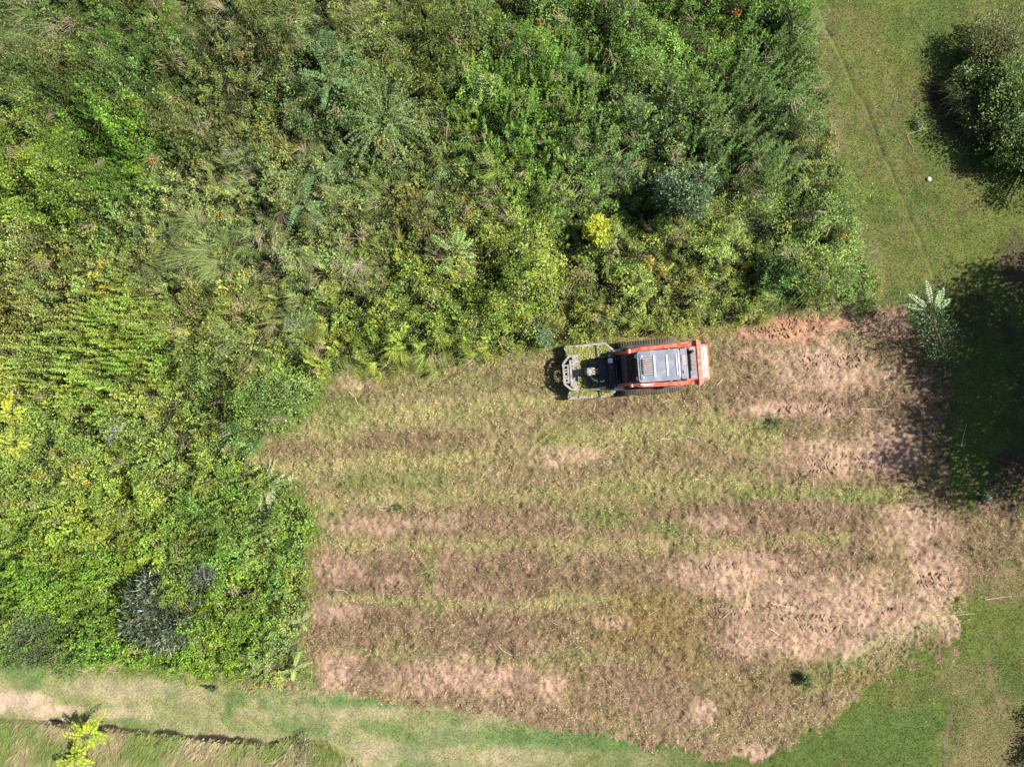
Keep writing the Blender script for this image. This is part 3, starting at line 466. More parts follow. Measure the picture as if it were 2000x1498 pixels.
shrub('yellow_shrub', 'small bright yellow shrub in the uncut field left of the round blue green shrub', 'shrub', 1176, 448, 1.6, .55, (.48, .50, .05), .08, .45, 1900, hue=(.34, .42, .06), upright=.4)
shrub('leafy_bush', 'fresh green bush bulging over the left end of the top mown strip', 'bush', 540, 772, 1.7, 1.2, (.14, .22, .06), .08, .5, 5600, hue=(.24, .30, .09))
shrub('willow_bush', 'dark bush of long narrow shiny leaves sunk among bright vines at lower left', 'shrub', 312, 1195, 1.5, 1.3, (.075, .10, .055), .18, .18, 5200, M_gloss, cluster=16, hue=(.24, .27, .19), upright=.5, jitter=.5)
shrub('grey_bush', 'grey green narrow leaved bush just above and right of the dark long leaved bush', 'shrub', 395, 1135, 1.2, .65, (.12, .16, .11), .13, .17, 1300, M_gloss, cluster=14, upright=.4)
wands('arching_shrub', 'big shrub of arching leafy wands spreading near the top centre of the field', 748, 225, 2.0, 80, 2.6, (.15, .24, .08), (.28, .36, .14))
shrub('leaning_shrub', 'tall bushy olive shrub beside a dark hollow, left of the big arching shrub', 'shrub', 575, 235, 1.7, .75, (.12, .20, .06), .06, .4, 2600, hue=(.20, .20, .08))
shrub('pale_topped_shrub', 'shrub with pale cream green leaf tips right of the big arching shrub', 'shrub', 940, 172, 1.4, .65, (.17, .28, .09), .08, .5, 2000, hue=(.42, .48, .24))
shrub('silvery_shrub', 'small silvery green shrub at the field edge just above left of the mower', 'shrub', 1068, 645, 1.0, .55, (.15, .23, .09), .07, .35, 1700, hue=(.26, .36, .24), upright=.3)
shrub('grey_herb', 'pale grey leafy plant in the yellow green left part of the field', 'plant', 216, 845, .9, .45, (.30, .36, .25), .07, .35, 1000, upright=.3)
shrub('olive_shrub', 'dull dark olive bush at the left frame edge above the pale path', 'shrub', 60, 1252, 1.2, 1.1, (.085, .125, .055), .07, .4, 3200)
shrub('grey_green_shrub', 'tall soft grey green bush high in the right part of the uncut field', 'shrub', 1245, 225, 1.3, .7, (.15, .24, .10), .05, .35, 2600, upright=.4)
shrub('small_shadowed_bush', 'dark leafy bush casting a shadow left near the right tip of the field', 'shrub', 1530, 525, 1.4, .75, (.10, .21, .055), .07, .5, 2300)
shrub('dark_shrub', 'deep green bush at the corner of dark hollow above left of the big arching shrub', 'shrub', 655, 110, 1.9, .8, (.08, .18, .06), .06, .45, 3000, hue=(.15, .27, .10))
FG = 'saplings with feather leaves in the uncut field'
pinnate('feather_sapling', 'tallest feather leaved sapling, bluish fronds spread above the arching shrub', 640, 152, 2.0, 11, 1.0, (.13, .24, .085), 13, .14, .06, FG)
pinnate('feather_sapling', 'feather leaved sapling with star of blue green fronds right of the long grass drape', 588, 392, 1.5, 9, .85, (.14, .25, .10), 12, .14, .05, FG)
pinnate('feather_sapling', 'light green feather leaved sapling midway between the arching shrub and the mown strip', 885, 492, 1.4, 8, .85, (.20, .32, .09), 12, .14, .055, FG)
pinnate('feather_sapling', 'pale lime feather leaved sapling on the vines right of the dark long leaved bush', 468, 1086, 1.0, 9, .6, (.24, .40, .09), 11, .11, .04, FG)
pinnate('feather_sapling', 'feather leaved sapling with broad fronds at top of the field near the top edge', 700, 60, 1.2, 7, .7, (.13, .26, .09), 11, .12, .04, FG)
pinnate('feather_sapling', 'small green feather leaved sapling inside the right half of the field below the round shrub', 1440, 425, .9, 6, .45, (.18, .30, .12), 9, .08, .03, FG)
pinnate('sumac', 'yellow broad fronded sumac at the left frame edge, upper of the two', 14, 806, 1.1, 7, .6, (.40, .42, .05), 9, .17, .07, 'yellow sumacs at the left edge', cat='shrub')
pinnate('sumac', 'yellow broad fronded sumac at the left frame edge, lower of the two', 18, 868, 1.1, 8, .65, (.38, .42, .06), 9, .17, .07, 'yellow sumacs at the left edge', cat='shrub')
pinnate('sumac', 'lime yellow sumac in the verge at bottom left, branches toward the pale path', 165, 1440, 1.1, 16, .65, (.32, .40, .04), 10, .14, .05, 'yellow sumacs in the bottom verge', cat='shrub', az0=1.2, spread=5)
pinnate('sumac', 'lime yellow sumac in the verge cut by the bottom frame edge', 140, 1484, 1.0, 14, .55, (.34, .42, .045), 10, .14, .05, 'yellow sumacs in the bottom verge', cat='shrub')
wands('pale_sprays', 'plant with drooping cream green sprays where field meets the second mown strip', 520, 950, .5, 24, 1.0, (.22, .30, .12), (.48, .50, .30), .06, 'pale fronded plants at the field edge', 'plant', .9)
wands('pale_sprays', 'plant with crossing cream sprays on the vines left of the third mown strip', 520, 1015, .5, 22, .95, (.20, .28, .10), (.46, .50, .28), .06, 'pale fronded plants at the field edge', 'plant', .9)
pinnate('pale_fronded_plant', 'pale fronded plant at the lowest right corner of the vines above the path', 572, 1308, .7, 7, .6, (.36, .46, .16), 12, .08, .03, 'pale fronded plants at the field edge', cat='plant')
pinnate('pale_fronded_plant', 'pale flattened fronds lying at the field edge beside the dark red thatch', 590, 1215, .5, 6, .5, (.34, .42, .18), 10, .08, .03, 'pale fronded plants at the field edge', cat='plant')
tussock('grass_tussock', 'largest tussock of long blue green grass draped leftward in the left half of the field', 415, 500, 900, 1.5, (.18, .23, .075), az=3.4)
tussock('grass_tussock', 'tussock of long grass fanned out at the top edge of the field', 560, 22, 600, 1.2, (.17, .24, .08))
tussock('grass_tussock', 'grass tussock arching in the top left corner of the field', 60, 55, 700, 1.3, (.18, .24, .09))
tussock('grass_tussock', 'spiky silvery tussock above right of the largest draped tussock', 488, 305, 420, .95, (.30, .32, .20))
tussock('grass_tussock', 'dry tan tussock in the middle of the field left of the light green sapling', 690, 515, 300, .8, (.33, .30, .21))
tussock('grass_tussock', 'spiky blue green tussock left of the leafy bush shadow, above the mown corner', 575, 640, 360, .9, (.22, .32, .17))
tussock('grass_tussock', 'pale tussock in the right half of the field below the round shrub', 1450, 440, 300, .8, (.26, .34, .16))
tussock('grass_tussock', 'dark green tussock on the left end of the mown patch edge near the bush', 465, 840, 360, .8, (.12, .24, .09))
shrub('dark_weed', 'lone dark green weed clump left standing at the lower right of the mown patch', 'plant', 1577, 1330, .45, .30, (.07, .11, .035), .07, .35, 620)
shrub('dark_weed_tuft', 'flat green weed tuft in the mown patch below the red soil', 'plant', 1505, 826, .16, .50, (.10, .17, .05), .06, .35, 380)
shrub('edge_sprig', 'tiny dark upright sprig on the grass path just below the vines', 'plant', 414, 1350, .55, .13, (.07, .13, .04), .06, .4, 160)
shrub('pale_sprig', 'pale green sprig lying in the big tree shadow at the right', 'plant', 1924, 972, .3, .28, (.30, .38, .24), .07, .5, 240)
shrub('torn_sprig', 'blue green torn leafy sprig lying on the third mown strip', 'plant', 778, 994, .18, .22, (.10, .15, .06), .07, .45, 150)
shrub('verge_bush', 'ragged grey green bush in the bottom verge near the frame bottom', 'bush', 596, 1478, .7, .75, (.16, .20, .09), .07, .3, 1500, hue=(.32, .28, .18))
# the shrubs over the lawn on the right
shrub('broad_shrub', 'large dark leafy shrub cut by the right frame edge beside the lawn', 'shrub', 2000, 195, 2.1, 1.75, (.075, .13, .028), .085, .5, 12000, hue=(.19, .24, .05), stem_r=.03, zc=.95, cluster=40)
shrub('broad_shrub', 'dark leafy shrub added mostly beyond the right frame edge for its shadow, behind the low bush', 'shrub', 2070, 285, 2.4, 1.6, (.075, .13, .028), .085, .5, 9000, hue=(.18, .23, .05), stem_r=.03, zc=1.2, cluster=40)  # mostly unseen shrub, added so its shadow darkens the lawn
shrub('low_bush', 'bright green bush in front of the large shrub shadow at the right edge', 'bush', 1972, 290, 1.2, .66, (.15, .23, .04), .08, .5, 3000, hue=(.2, .3, .06), cluster=34)
shrub('upper_bush', 'olive bush with dry tips at the top of the large shrub by the lawn', 'bush', 1965, 95, 1.7, 1.35, (.11, .14, .04), .075, .4, 7200, hue=(.20, .19, .06), zc=.8, cluster=34)
shrub('middle_bush', 'green bush between the dry tussock and the frame edge, against the large shrub', 'bush', 1930, 150, 1.5, 1.1, (.09, .15, .035), .075, .45, 5600, hue=(.20, .23, .06), zc=.7, cluster=34)
tussock('dry_tussock', 'dry brown tussock drooping over reddish mulch left of the large shrub', 1868, 182, 900, 1.2, (.13, .14, .055), .006, None, None, 1.0, .3)
tussock('dry_tussock', 'small dry tussock between the large shrub and the low bush', 1905, 235, 420, .8, (.15, .15, .06), .006, None, None, 1.0, .2)
def leaning_sapling():
    A = world(1845, 726); T = world(1808, 585, 1.5); t = thing('leaning_sapling', 'dark sapling leaning out of the big tree shadow, cream fronds at its tip', 'tree', tuple(A)); v = T - A
    s = Bag(); pts = [v * q + np.array([.05 * math.sin(q * 7), .04 * math.cos(q * 5) - .04, .25 * math.sin(q * 3.1)]) for q in np.linspace(0, 1, 9)]
    for a, b2, r in zip(pts[:-1], pts[1:], np.linspace(.05, .015, 8)): s.tubes([a], [b2], r, r * .85, np.array([[.16, .10, .08]]))
    for j in range(4): a = 2.2 + j * .5; s.tubes([[0, 0, .02]], [[.3 * math.cos(a + 2), .3 * math.sin(a + 2) * .6, .02]], .03, .012, np.array([[.35, .22, .16]]))
    b = Bag(); n = 3400; q = rng.random(n) ** .75; idx = np.minimum((q * 8).astype(int), 7); pp = np.array(pts); base = pp[idx] + (pp[idx + 1] - pp[idx]) * (q * 8 - idx)[:, None]
    o = rvec(n); wd = .18 + .55 * np.sin(np.clip(q, 0, 1) * 2.6) ; P = base + o * (wd * rng.random(n) ** .5)[:, None] * np.array([1, 1, .6]); P[:, 2] = np.maximum(P[:, 2], .05); D = unit(o + unit(v) * .6); L = rng.uniform(.04, .09, n)
    C = np.array([.055, .085, .03]) * rng.uniform(.6, 1.5, (n, 1)); qq = rng.random(n) < .12; C[qq] = np.array([.28, .32, .18]); b.leaves(P, D, L, L * .5, C); b.build('foliage', M_leaf, t)
    f = Bag()
    for az, el, L_, dx in ((1.9, .5, .95, 0), (2.5, .35, .8, -.1), (1.3, .5, .7, .1), (.7, .4, .5, .15), (2.9, .2, .7, -.15), (1.6, .7, .6, .1)): frond_into(f, s, np.array(pts[-2]) + [dx, 0, .1], az, el, L_, 12, .12, .045, np.array([.42, .50, .28]) if az in (1.9, 2.5) else np.array([.22, .34, .16]), .6)
    f.build('fronds', M_leaf, t); s.build('trunk', M_bark, t)
leaning_sapling()
shrub('edge_shrub', 'leafy green shrub mostly beyond the right frame edge near the bottom corner', 'shrub', 2085, 1452, 1.1, 1.15, (.09, .155, .04), .09, .45, 4200, hue=(.18, .26, .07), cluster=22)

# the tall trees just outside the frame whose crowns shade the right side
def tree(x, y, h, rad, label, n=5200, crown_z=None):
    t = thing('shade_tree', label, 'tree', (x, y, 0), 0, 'tall shade trees at the right'); cz = crown_z or h * .66; m = n // 26; d = rvec(m); rr = rng.uniform(.25, 1, m) ** .5; cc = np.array([0, 0, cz]) + d * np.array([rad, rad * .95, h - cz]) * (rr * rng.uniform(.75, 1.15, m))[:, None]
    b = Bag(); i = np.repeat(np.arange(m), 26); N = len(i); o = rvec(N); P = cc[i] + o * (rng.random(N) ** .4 * .42)[:, None]; D = unit(o + rng.normal(0, .4, (N, 3)) + [0, 0, -.1]); L = rng.uniform(.09, .17, N)
    tc = np.array([.10, .19, .05]) * rng.uniform(.7, 1.3, (m, 1)); b.leaves(P, D, L, L * .5, tc[i] * rng.uniform(.7, 1.3, (N, 1))); b.build('crown', M_leaf, t)
    s = Bag(); bk = np.array([[.14, .10, .075]]); s.tubes([[0, 0, 0]], [[.05, .05, cz * .55]], .20, .15, bk); s.tubes([[.05, .05, cz * .55]], [[0, 0, cz * 1.1]], .15, .06, bk)
    k = rng.choice(m, 46, replace=False); zz = rng.uniform(.45, 1.0, 46); A = np.stack([0 * zz, 0 * zz, cz * zz], 1); md = (A + cc[k]) / 2 + [0, 0, -.12]; s.tubes(A, md, .06, .035, np.tile(bk, (46, 1))); s.tubes(md, cc[k], .035, .01, np.tile(bk, (46, 1))); s.build('trunk', M_bark, t)
def under(px, py, z):       # foot of a tree whose crown, z metres up, drops its shadow on photo pixel px, py
    g = world(px, py); return g[0] + sdir.x / sdir.z * z, g[1] + sdir.y / sdir.z * z
for (a, b_, z, r, lab) in ((1908, 675, 7.0, 2.4, 'tall leafy tree at the right, the upper one shading the leaning sapling'), (1908, 880, 7.5, 2.5, 'tall leafy tree at the right, the lower one shading the mown patch corner'), (2000, 770, 8.0, 2.9, 'tallest leafy tree at the right, standing farthest from the lawn')):
    x, y = under(a, b_, z * .66); tree(x, y, z, r, lab, 13500)
x, y = under(1968, 545, 4.5); tree(x, y, 6.5, 1.1, 'slim tree at the right edge above the leaning sapling', 2200)

# ------------------------------------------------------------------ small things lying about
def stick(name, label, a, b, r=.008, col=(.62, .50, .34), mids=(), group='pale dry sticks on the mown patch', cat='stick'):
    A = world(*a); B = world(*b); pts = [A] + [world(*q) for q in mids] + [B]; pts = [p + [0, 0, .05] for p in pts]; bg_ = Bag(); K = len(pts) - 1
    if K == 1: mdl = (pts[0] + pts[1]) / 2 + [rng.normal(0, .02), rng.normal(0, .02), .01]; pts = [pts[0], mdl, pts[1]]; K = 2
    o = pts[0].copy(); o[2] = 0
    for j in range(K): bg_.tubes([pts[j] - o], [pts[j + 1] - o], r * (1 - .5 * j / K), r * (1 - .5 * (j + 1) / K), np.array([col]))
    t = tag(bg_.build(name, M_dry), label, cat, group); t.location = tuple(o); return t
for lab, a, b, m_ in (('long pale forked stick below right of the loader', (1276, 862), (1352, 853), [(1290, 857), (1320, 856)]), ('short thick pale splinter right behind the orange rear of the loader', (1400, 752), (1411, 740), ()),
    ('pale splinter just below the rear track of the loader', (1293, 786), (1309, 781), ()), ('thin straw right under the cutter deck', (1159, 802), (1162, 786), ()), ('whitest straight stick on the bare soil at lower right', (1505, 1177), (1536, 1184), ()),
    ('thin curved stick left of centre near the lower middle of the patch', (970, 1256), (1003, 1280), [(983, 1270)]), ('slim bent stick in the dark mown corner in the tree shadow', (1876, 872), (1886, 828), [(1880, 850)]), ('long straw running out onto the lawn at the right corner', (1922, 1170), (1975, 1163), [(1950, 1166)]),
    ('pale stick beside the right rim of the patch by the lawn corner', (1870, 1200), (1902, 1197), ()), ('short straw pair piece on the third mown strip, upper one', (738, 988), (757, 988), ()), ('short straw pair piece on the third mown strip, lower one', (741, 994), (757, 995), ()),
    ('pale straw at the left end of the second mown strip', (560, 847), (585, 846), ()), ('thin straw leaning at the left end of the top mown strip', (682, 765), (700, 790), ()), ('bent straw on the dark red thatch at lower left', (655, 1150), (690, 1165), [(672, 1152)]),
    ('straw lying over the tread marks under the tree edge', (1680, 798), (1722, 800), ()), ('thin arched straw over the ochre middle part', (1265, 1200), (1290, 1185), ()), ('straw beneath the whitest stick', (1500, 1226), (1520, 1238), ()), ('slanted straw left of the whitest stick', (1412, 1206), (1425, 1194), ())):
    stick('dry_stick', lab, a, b, .013 if 'white' in lab or 'splinter' in lab else .009, (.72, .60, .46), m_)
def fallen_branch():
    c = world(1797, 256); t = thing('fallen_branch', 'pale bent fallen branch with a tuft of leaves on the lawn', 'branch', tuple(c)); s = Bag(); P = [world(*p) - c + [0, 0, .03] for p in ((1808, 251), (1797, 256), (1786, 259), (1774, 262), (1771, 266), (1776, 278), (1782, 288), (1783, 298))]
    for j in range(len(P) - 1): s.tubes([P[j]], [P[j + 1]], .014 - .0012 * j, .013 - .0012 * j, np.array([[.45, .32, .20]]))
    s.tubes([P[3]], [P[3] + [-.12, -.1, .05]], .006, .003, np.array([[.2, .15, .1]])); s.build('limb', M_bark, t); b = Bag(); n = 130; q = rng.random(n); base = (world(1792, 254) - c) * (1 - q)[:, None] + (world(1787, 232) - c) * q[:, None]; o = rvec(n) * [.13, .10, .08]
    Pp = base + o + [0, 0, .12]; L = rng.uniform(.05, .10, n); C = np.array([.08, .12, .05]) * rng.uniform(.5, 1.5, (n, 1)); C[rng.random(n) < .3] = [.36, .40, .28]; b.leaves(Pp, rvec(n), L, L * .5, C); b.build('leaves', M_leaf, t)
fallen_branch()
def twig(): 
    t = stick('fallen_twig', 'thin grey twig lying on the lawn left of the fallen branch', (1745, 210), (1752, 178), .008, (.30, .30, .22), [(1750, 195)], None, 'twig')
twig()
def rock():
    bm = bmesh.new(); bmesh.ops.create_icosphere(bm, subdivisions=3, radius=.085)
    for v in bm.verts: v.co *= 1 + .12 * (vn(np.array([v.co.x * 20]), np.array([v.co.y * 20 + v.co.z * 13]), 4)[0] - .5) * 2; v.co.z *= .7
    for f in bm.faces: f.smooth = True
    me = bpy.data.meshes.new('rock'); bm.to_mesh(me); o = link('rock', me, paint('pale_stone', (.70, .62, .58), .8, wear=.1)); c = world(1813, 351); o.location = (c[0], c[1], .04); tag(o, 'pale rounded stone on the lawn left of the bush shadow', 'rock')
rock()
def flecks():
    b = Bag(); L0 = []
    for k in range(420):
        px, py = rng.uniform(1600, 2000), rng.uniform(0, 560)
        if k > 300: px, py = rng.uniform(1700, 2000), rng.uniform(1200, 1498)
        L0.append((px, py))
    L0 = np.array(L0); k = ~(wild_m(L0[:, 0], L0[:, 1]) | mown_m(L0[:, 0], L0[:, 1])); L0 = L0[k][:150]; n = len(L0); P = np.stack([(L0[:, 0] - 1000) * MP, (749 - L0[:, 1]) * MP, np.full(n, .06)], 1); a = rng.uniform(0, 6.28, n)
    b.leaves(P, np.stack([np.cos(a), np.sin(a), 0 * a], 1), rng.uniform(.02, .05, n), .02, np.array([.55, .50, .36]) * rng.uniform(.6, 1.2, (n, 1)), np.tile([0, 0, 1.0], (n, 1)))
    tag(b.build('leaf_litter', M_dry), 'tiny pale dry leaves scattered over the lawn', 'leaves', kind='stuff')
flecks()
M_petal = plantmat('petal', .5, .2, .3)
for lab, px, py, n in (('brightest orange flower cluster beside the yellow vines at upper left', 294, 313, 16), ('orange flower cluster near the left frame edge, upper one', 97, 350, 10), ('orange flower cluster near the left frame edge, lower one', 97, 385, 10), ('small orange flower cluster right of the left pair', 323, 388, 8),
    ('orange flower cluster at the top edge above the pale topped shrub', 896, 12, 9), ('small orange flower cluster high in the field right of centre', 1057, 44, 7), ('red flower cluster high in the right half of the field, left of a pair', 1275, 50, 12), ('red flower cluster high in the right half of the field, right of a pair', 1292, 45, 6), ('orange flower cluster near the top right border of the field', 1439, 27, 12), ('dull orange flower cluster by the right border of the field', 1648, 465, 9)):
    h = float(canopy(np.array([float(px)]), np.array([float(py)]))[0]) + .12; c = world(px, py, h); b = Bag(); P = rng.normal(0, .045, (n, 3)); P[:, 2] = h + rng.normal(0, .02, n); P[:, 2] -= 0
    b.leaves(P, rvec(n) * [1, 1, .4] + [0, 0, .3], rng.uniform(.05, .07, n), .03, np.array([.80, .13, .03]) * rng.uniform(.75, 1.15, (n, 1))); b.tubes([[0, 0, 0]], [[0, 0, h]], .005, .003, np.array([[.1, .15, .04]]))
    t = tag(b.build('flower_cluster', M_petal), lab, 'flowers', 'orange trumpet flowers in the uncut field'); t.location = (c[0], c[1], 0)

# ------------------------------------------------------------------ compact track loader with a brush cutter
OX, OY, ORZ = 4.90, 0.585, R(4.6)
def lc(px, py, z):            # photo pixel at height z -> the loader's own axes (x to its rear)
    w = world(px, py, z); dx, dy = w[0] - OX, w[1] - OY; c_, s_ = math.cos(-ORZ), math.sin(-ORZ); return (dx * c_ - dy * s_, dx * s_ + dy * c_)
M_orange = paint('orange_paint', (.74, .12, .065), .36, wear=.14, coat=.4, dust_or_glare=(.68, .27, .19))
M_black = paint('black_paint', (.022, .023, .027), .45, wear=.2, dust_or_glare=(.06, .055, .05))
M_roof = paint('roof_plastic', (.155, .175, .235), .42, wear=.12, dust_or_glare=(.23, .235, .265), scale=5)
M_rib = paint('roof_rib', (.42, .44, .48), .5, wear=.06)
M_vent = paint('vent_slat', (.30, .24, .22), .5, wear=.1)
M_dark = paint('deep_black', (.008, .008, .010), .6, wear=.1)
M_rubber = paint("rubber", (.075, .064, .058), .85, wear=.1, dust_or_glare=(.13, .10, .075), spec=.2, scale=4)
M_steel = paint('grey_steel', (.22, .215, .22), .5, wear=.2, dust_or_glare=(.36, .31, .25), scale=7)
M_chrome = paint('chrome', (.75, .75, .78), .15, 1.0, .03)
M_light = paint('lamp_white', (.8, .8, .82), .2, wear=.02, coat=.5)
M_blue = paint('blue_label', (.05, .17, .55), .4, wear=.05)
M_white = paint('white_label', (.75, .72, .72), .45, wear=.05)
def bobj(name, fn, mat, parent, bev=0.0):
    bm = bmesh.new(); fn(bm)
    if bev: bmesh.ops.bevel(bm, geom=[e for e in bm.edges if len(e.link_faces) == 2 and e.calc_face_angle(0) > .6], offset=bev, segments=2, affect='EDGES', clamp_overlap=True)
    bmesh.ops.recalc_face_normals(bm, faces=bm.faces); me = bpy.data.meshes.new(name); bm.to_mesh(me); bm.free(); return link(name, me, mat, parent)
def box(bm, x0, x1, y0, y1, z0, z1):
    r = bmesh.ops.create_cube(bm, size=1, matrix=Matrix.Translation(((x0 + x1) / 2, (y0 + y1) / 2, (z0 + z1) / 2)) @ Matrix.Diagonal((abs(x1 - x0), abs(y1 - y0), abs(z1 - z0), 1)))
def prism(bm, pts, a0, a1, axis='z'):
    def mk(u, v, a): return (u, v, a) if axis == 'z' else (u, a, v)
    A = [bm.verts.new(mk(u, v, a0)) for u, v in pts]; B = [bm.verts.new(mk(u, v, a1)) for u, v in pts]; n = len(pts); bm.faces.new(A); bm.faces.new(B[::-1])
    for i in range(n): bm.faces.new((A[i], B[i], B[(i + 1) % n], A[(i + 1) % n]))
def cyl(bm, p0, p1, r, seg=16, r2=None):
    p0, p1 = Vector(p0), Vector(p1); d = p1 - p0; bmesh.ops.create_cone(bm, cap_ends=True, segments=seg, radius1=r, radius2=r if r2 is None else r2, depth=d.length, matrix=Matrix.Translation((p0 + p1) / 2) @ d.to_track_quat('Z', 'Y').to_matrix().to_4x4())
def pipe(bm, pts, r, seg=8):
    for a, b in zip(pts[:-1], pts[1:]): cyl(bm, a, b, r, seg)
def bar2(bm, a, b, w, z0, z1):          # flat bar between two plan points
    a, b = Vector((*a, 0)), Vector((*b, 0)); d = (b - a).normalized(); n = Vector((-d.y, d.x, 0)) * w / 2; prism(bm, [(p.x, p.y) for p in (a - n, b - n, b + n, a + n)], z0, z1)
LD = thing('track_loader', 'orange and black compact track loader pushing a grey brush cutter along the field edge', 'loader', (OX, OY, .03), ORZ)
def loader():
    def each(name, fns, mat, parent, bev=0.0):
        for f in fns: bobj(name, f, mat, parent, bev)
    def bx_(*a): return lambda bm: box(bm, *a)
    def cy_(*a): return lambda bm: cyl(bm, *a)
    def rrect(x0, x1, y0, y1, r, n=5):
        pts = []
        for cx, cy, a0 in ((x1 - r, y1 - r, 0), (x0 + r, y1 - r, 90), (x0 + r, y0 + r, 180), (x1 - r, y0 + r, 270)):
            for k in range(n + 1): a = R(a0 + 90 * k / n); pts.append((cx + r * math.cos(a), cy + r * math.sin(a)))
        return pts
    # undercarriage
    bobj('chassis', lambda bm: (prism(bm, [(-1.15, .35), (1.15, .35), (1.30, .8), (1.2, 1.25), (-.9, 1.1), (-1.2, .8)], -.50, .50, 'y')), M_black, LD, .02)
    prof = [(-.98, .06), (.62, .06), (.86, .22), (.88, .42), (.66, .70), (.30, .80), (-.80, .66), (-1.16, .50), (-1.20, .30)]
    def rnd(p, it=2):
        for _ in range(it):
            q = []
            for i in range(len(p)): a, b = p[i], p[(i + 1) % len(p)]; q += [(a[0] * .75 + b[0] * .25, a[1] * .75 + b[1] * .25), (a[0] * .25 + b[0] * .75, a[1] * .25 + b[1] * .75)]
            p = q
        return p
    pr = rnd(prof)
    for s in (-1, 1):
        y0, y1 = (.58, .92) if s > 0 else (-.92, -.58)
        tr = bobj('track', lambda bm: prism(bm, pr, y0, y1, 'y'), M_rubber, LD)
        def lugs(bm):
            per = []; n = len(pr)
            for i in range(n): per.append(math.dist(pr[i], pr[(i + 1) % n]))
            tot = sum(per); k = int(tot / .088); acc = 0; i = 0; done = 0
            for j in range(k):
                t = j * tot / k
                while done + per[i] < t: done += per[i]; i += 1
                f = (t - done) / per[i]; a, b = pr[i], pr[(i + 1) % n]; cx, cz = a[0] + (b[0] - a[0]) * f, a[1] + (b[1] - a[1]) * f; an = math.atan2(b[1] - a[1], b[0] - a[0])
                for (u0, u1, sh) in ((y0, (y0 + y1) / 2 - .02, .02), ((y0 + y1) / 2 + .02, y1, -.02)):
                    bmesh.ops.create_cube(bm, size=1, matrix=Matrix.Translation((cx + sh, (u0 + u1) / 2, cz)) @ Matrix.Rotation(-an, 4, 'Y') @ Matrix.Diagonal((.05, u1 - u0 - .004, .035, 1)))
        bobj('tread_lugs', lugs, M_rubber, tr)
        for cx, cz, r in ((-.92, .33, .2), (.62, .42, .24), (-.45, .2, .11), (-.05, .2, .11), (.32, .2, .11)):
            bobj('wheel', lambda bm: cyl(bm, (cx, y1 if s > 0 else y0, cz), (cx, (y1 if s > 0 else y0) + s * .015, cz), r, 20), M_black, tr)
    # cab: dark glazed box with posts
    cab = bobj('cab', lambda bm: prism(bm, [(-.86, .95), (-.98, 1.15), (-.80, 2.03), (.72, 2.0), (.82, 1.0)], -.455, .455, 'y'), M_dark, LD, .02)
    for y in (-.475, .475):
        bobj('front_post', lambda bm: prism(bm, [(-.90, 1.0), (-.99, 1.15), (-.82, 2.045), (-.74, 2.045), (-.90, 1.15), (-.83, 1.0)], y - .018, y + .018, 'y'), M_black, cab)
        bobj('rear_post', lambda bm: prism(bm, [(.70, 1.0), (.66, 2.045), (.76, 2.045), (.84, 1.0)], y - .018, y + .018, 'y'), M_black, cab)
    def door(bm):
        for y in np.linspace(-.34, .34, 3): cyl(bm, (-1.00, y, 1.12), (-.845, y, 1.95), .012, 8)
        for z, x in ((1.12, -1.0), (1.5, -.93), (1.93, -.85)): cyl(bm, (x, -.42, z), (x, .42, z), .014, 8)
    bobj('door_frame', door, M_black, cab)
    roof = bobj('cab_roof', lambda bm: prism(bm, rrect(-.87, .50, -.50, .50, .10), 2.05, 2.11), M_roof, LD, .015)
    bobj('raised_panel', lambda bm: prism(bm, rrect(-.80, .44, -.42, .42, .06), 2.112, 2.135), M_roof, roof, .008)
    each('roof_rib', [bx_(-.375, -.31, -.36, .35, 2.137, 2.155), bx_(.03, .095, -.34, .34, 2.137, 2.155), bx_(.345, .395, -.34, .34, 2.137, 2.155), bx_(.42, .47, -.34, .40, 2.137, 2.150)], M_rib, roof, .006)
    bobj('roof_vent', lambda bm: (box(bm, -.72, -.40, -.27, .27, 2.136, 2.142), box(bm, -.755, -.725, -.24, .24, 2.137, 2.155)), M_dark, roof)
    bobj('vent_slats', lambda bm: [box(bm, -.71, -.41, y - .019, y + .019, 2.143, 2.155) for y in np.linspace(-.235, .235, 8)], M_vent, roof)
    each('roof_bolt', [cy_((x, y, 2.112), (x, y, 2.15), .028, 10) for x, y in ((-.72, .34), (-.72, -.34), (.44, .40), (.44, -.37))], M_rib, roof)
    bobj('rear_panel', lambda bm: (prism(bm, rrect(.53, .74, -.49, .49, .03), 2.00, 2.06)), M_roof, LD, .012)
    each('panel_box', [bx_(.58, .64, -.30, -.20, 2.062, 2.09), bx_(.56, .70, -.05, .30, 2.062, 2.072)], M_vent, LD, .006)
    # engine bay behind the cab
    hood = bobj('engine_hood', lambda bm: prism(bm, rrect(.80, 1.26, -.50, .50, .05), 1.15, 1.60), M_roof, LD, .02)
    bobj('grille', lambda bm: [box(bm, .92, 1.20, y - .014, y + .014, 1.602, 1.63) for y in np.linspace(-.22, .32, 13)], M_vent, hood)
    bobj('grille_bed', lambda bm: box(bm, .91, 1.21, -.25, .34, 1.603, 1.608), M_dark, hood)
    bobj('exhaust_pipe', lambda bm: (cyl(bm, (.90, .36, 1.5), (.90, .36, 1.80), .055, 16), cyl(bm, (.90, .36, 1.8), (.97, .38, 1.90), .055, 16)), M_dark, hood)
    each('side_cover', [lambda bm: prism(bm, [(.80, .8), (.80, 1.5), (1.26, 1.55), (1.32, .8)], .502, .54, 'y'), lambda bm: prism(bm, [(.80, .8), (.80, 1.5), (1.26, 1.55), (1.32, .8)], -.54, -.502, 'y')], M_orange, LD, .01)
    rd = bobj('rear_door', lambda bm: prism(bm, rrect(1.29, 1.58, -.59, .59, .07), .70, 1.52), M_orange, LD, .03)
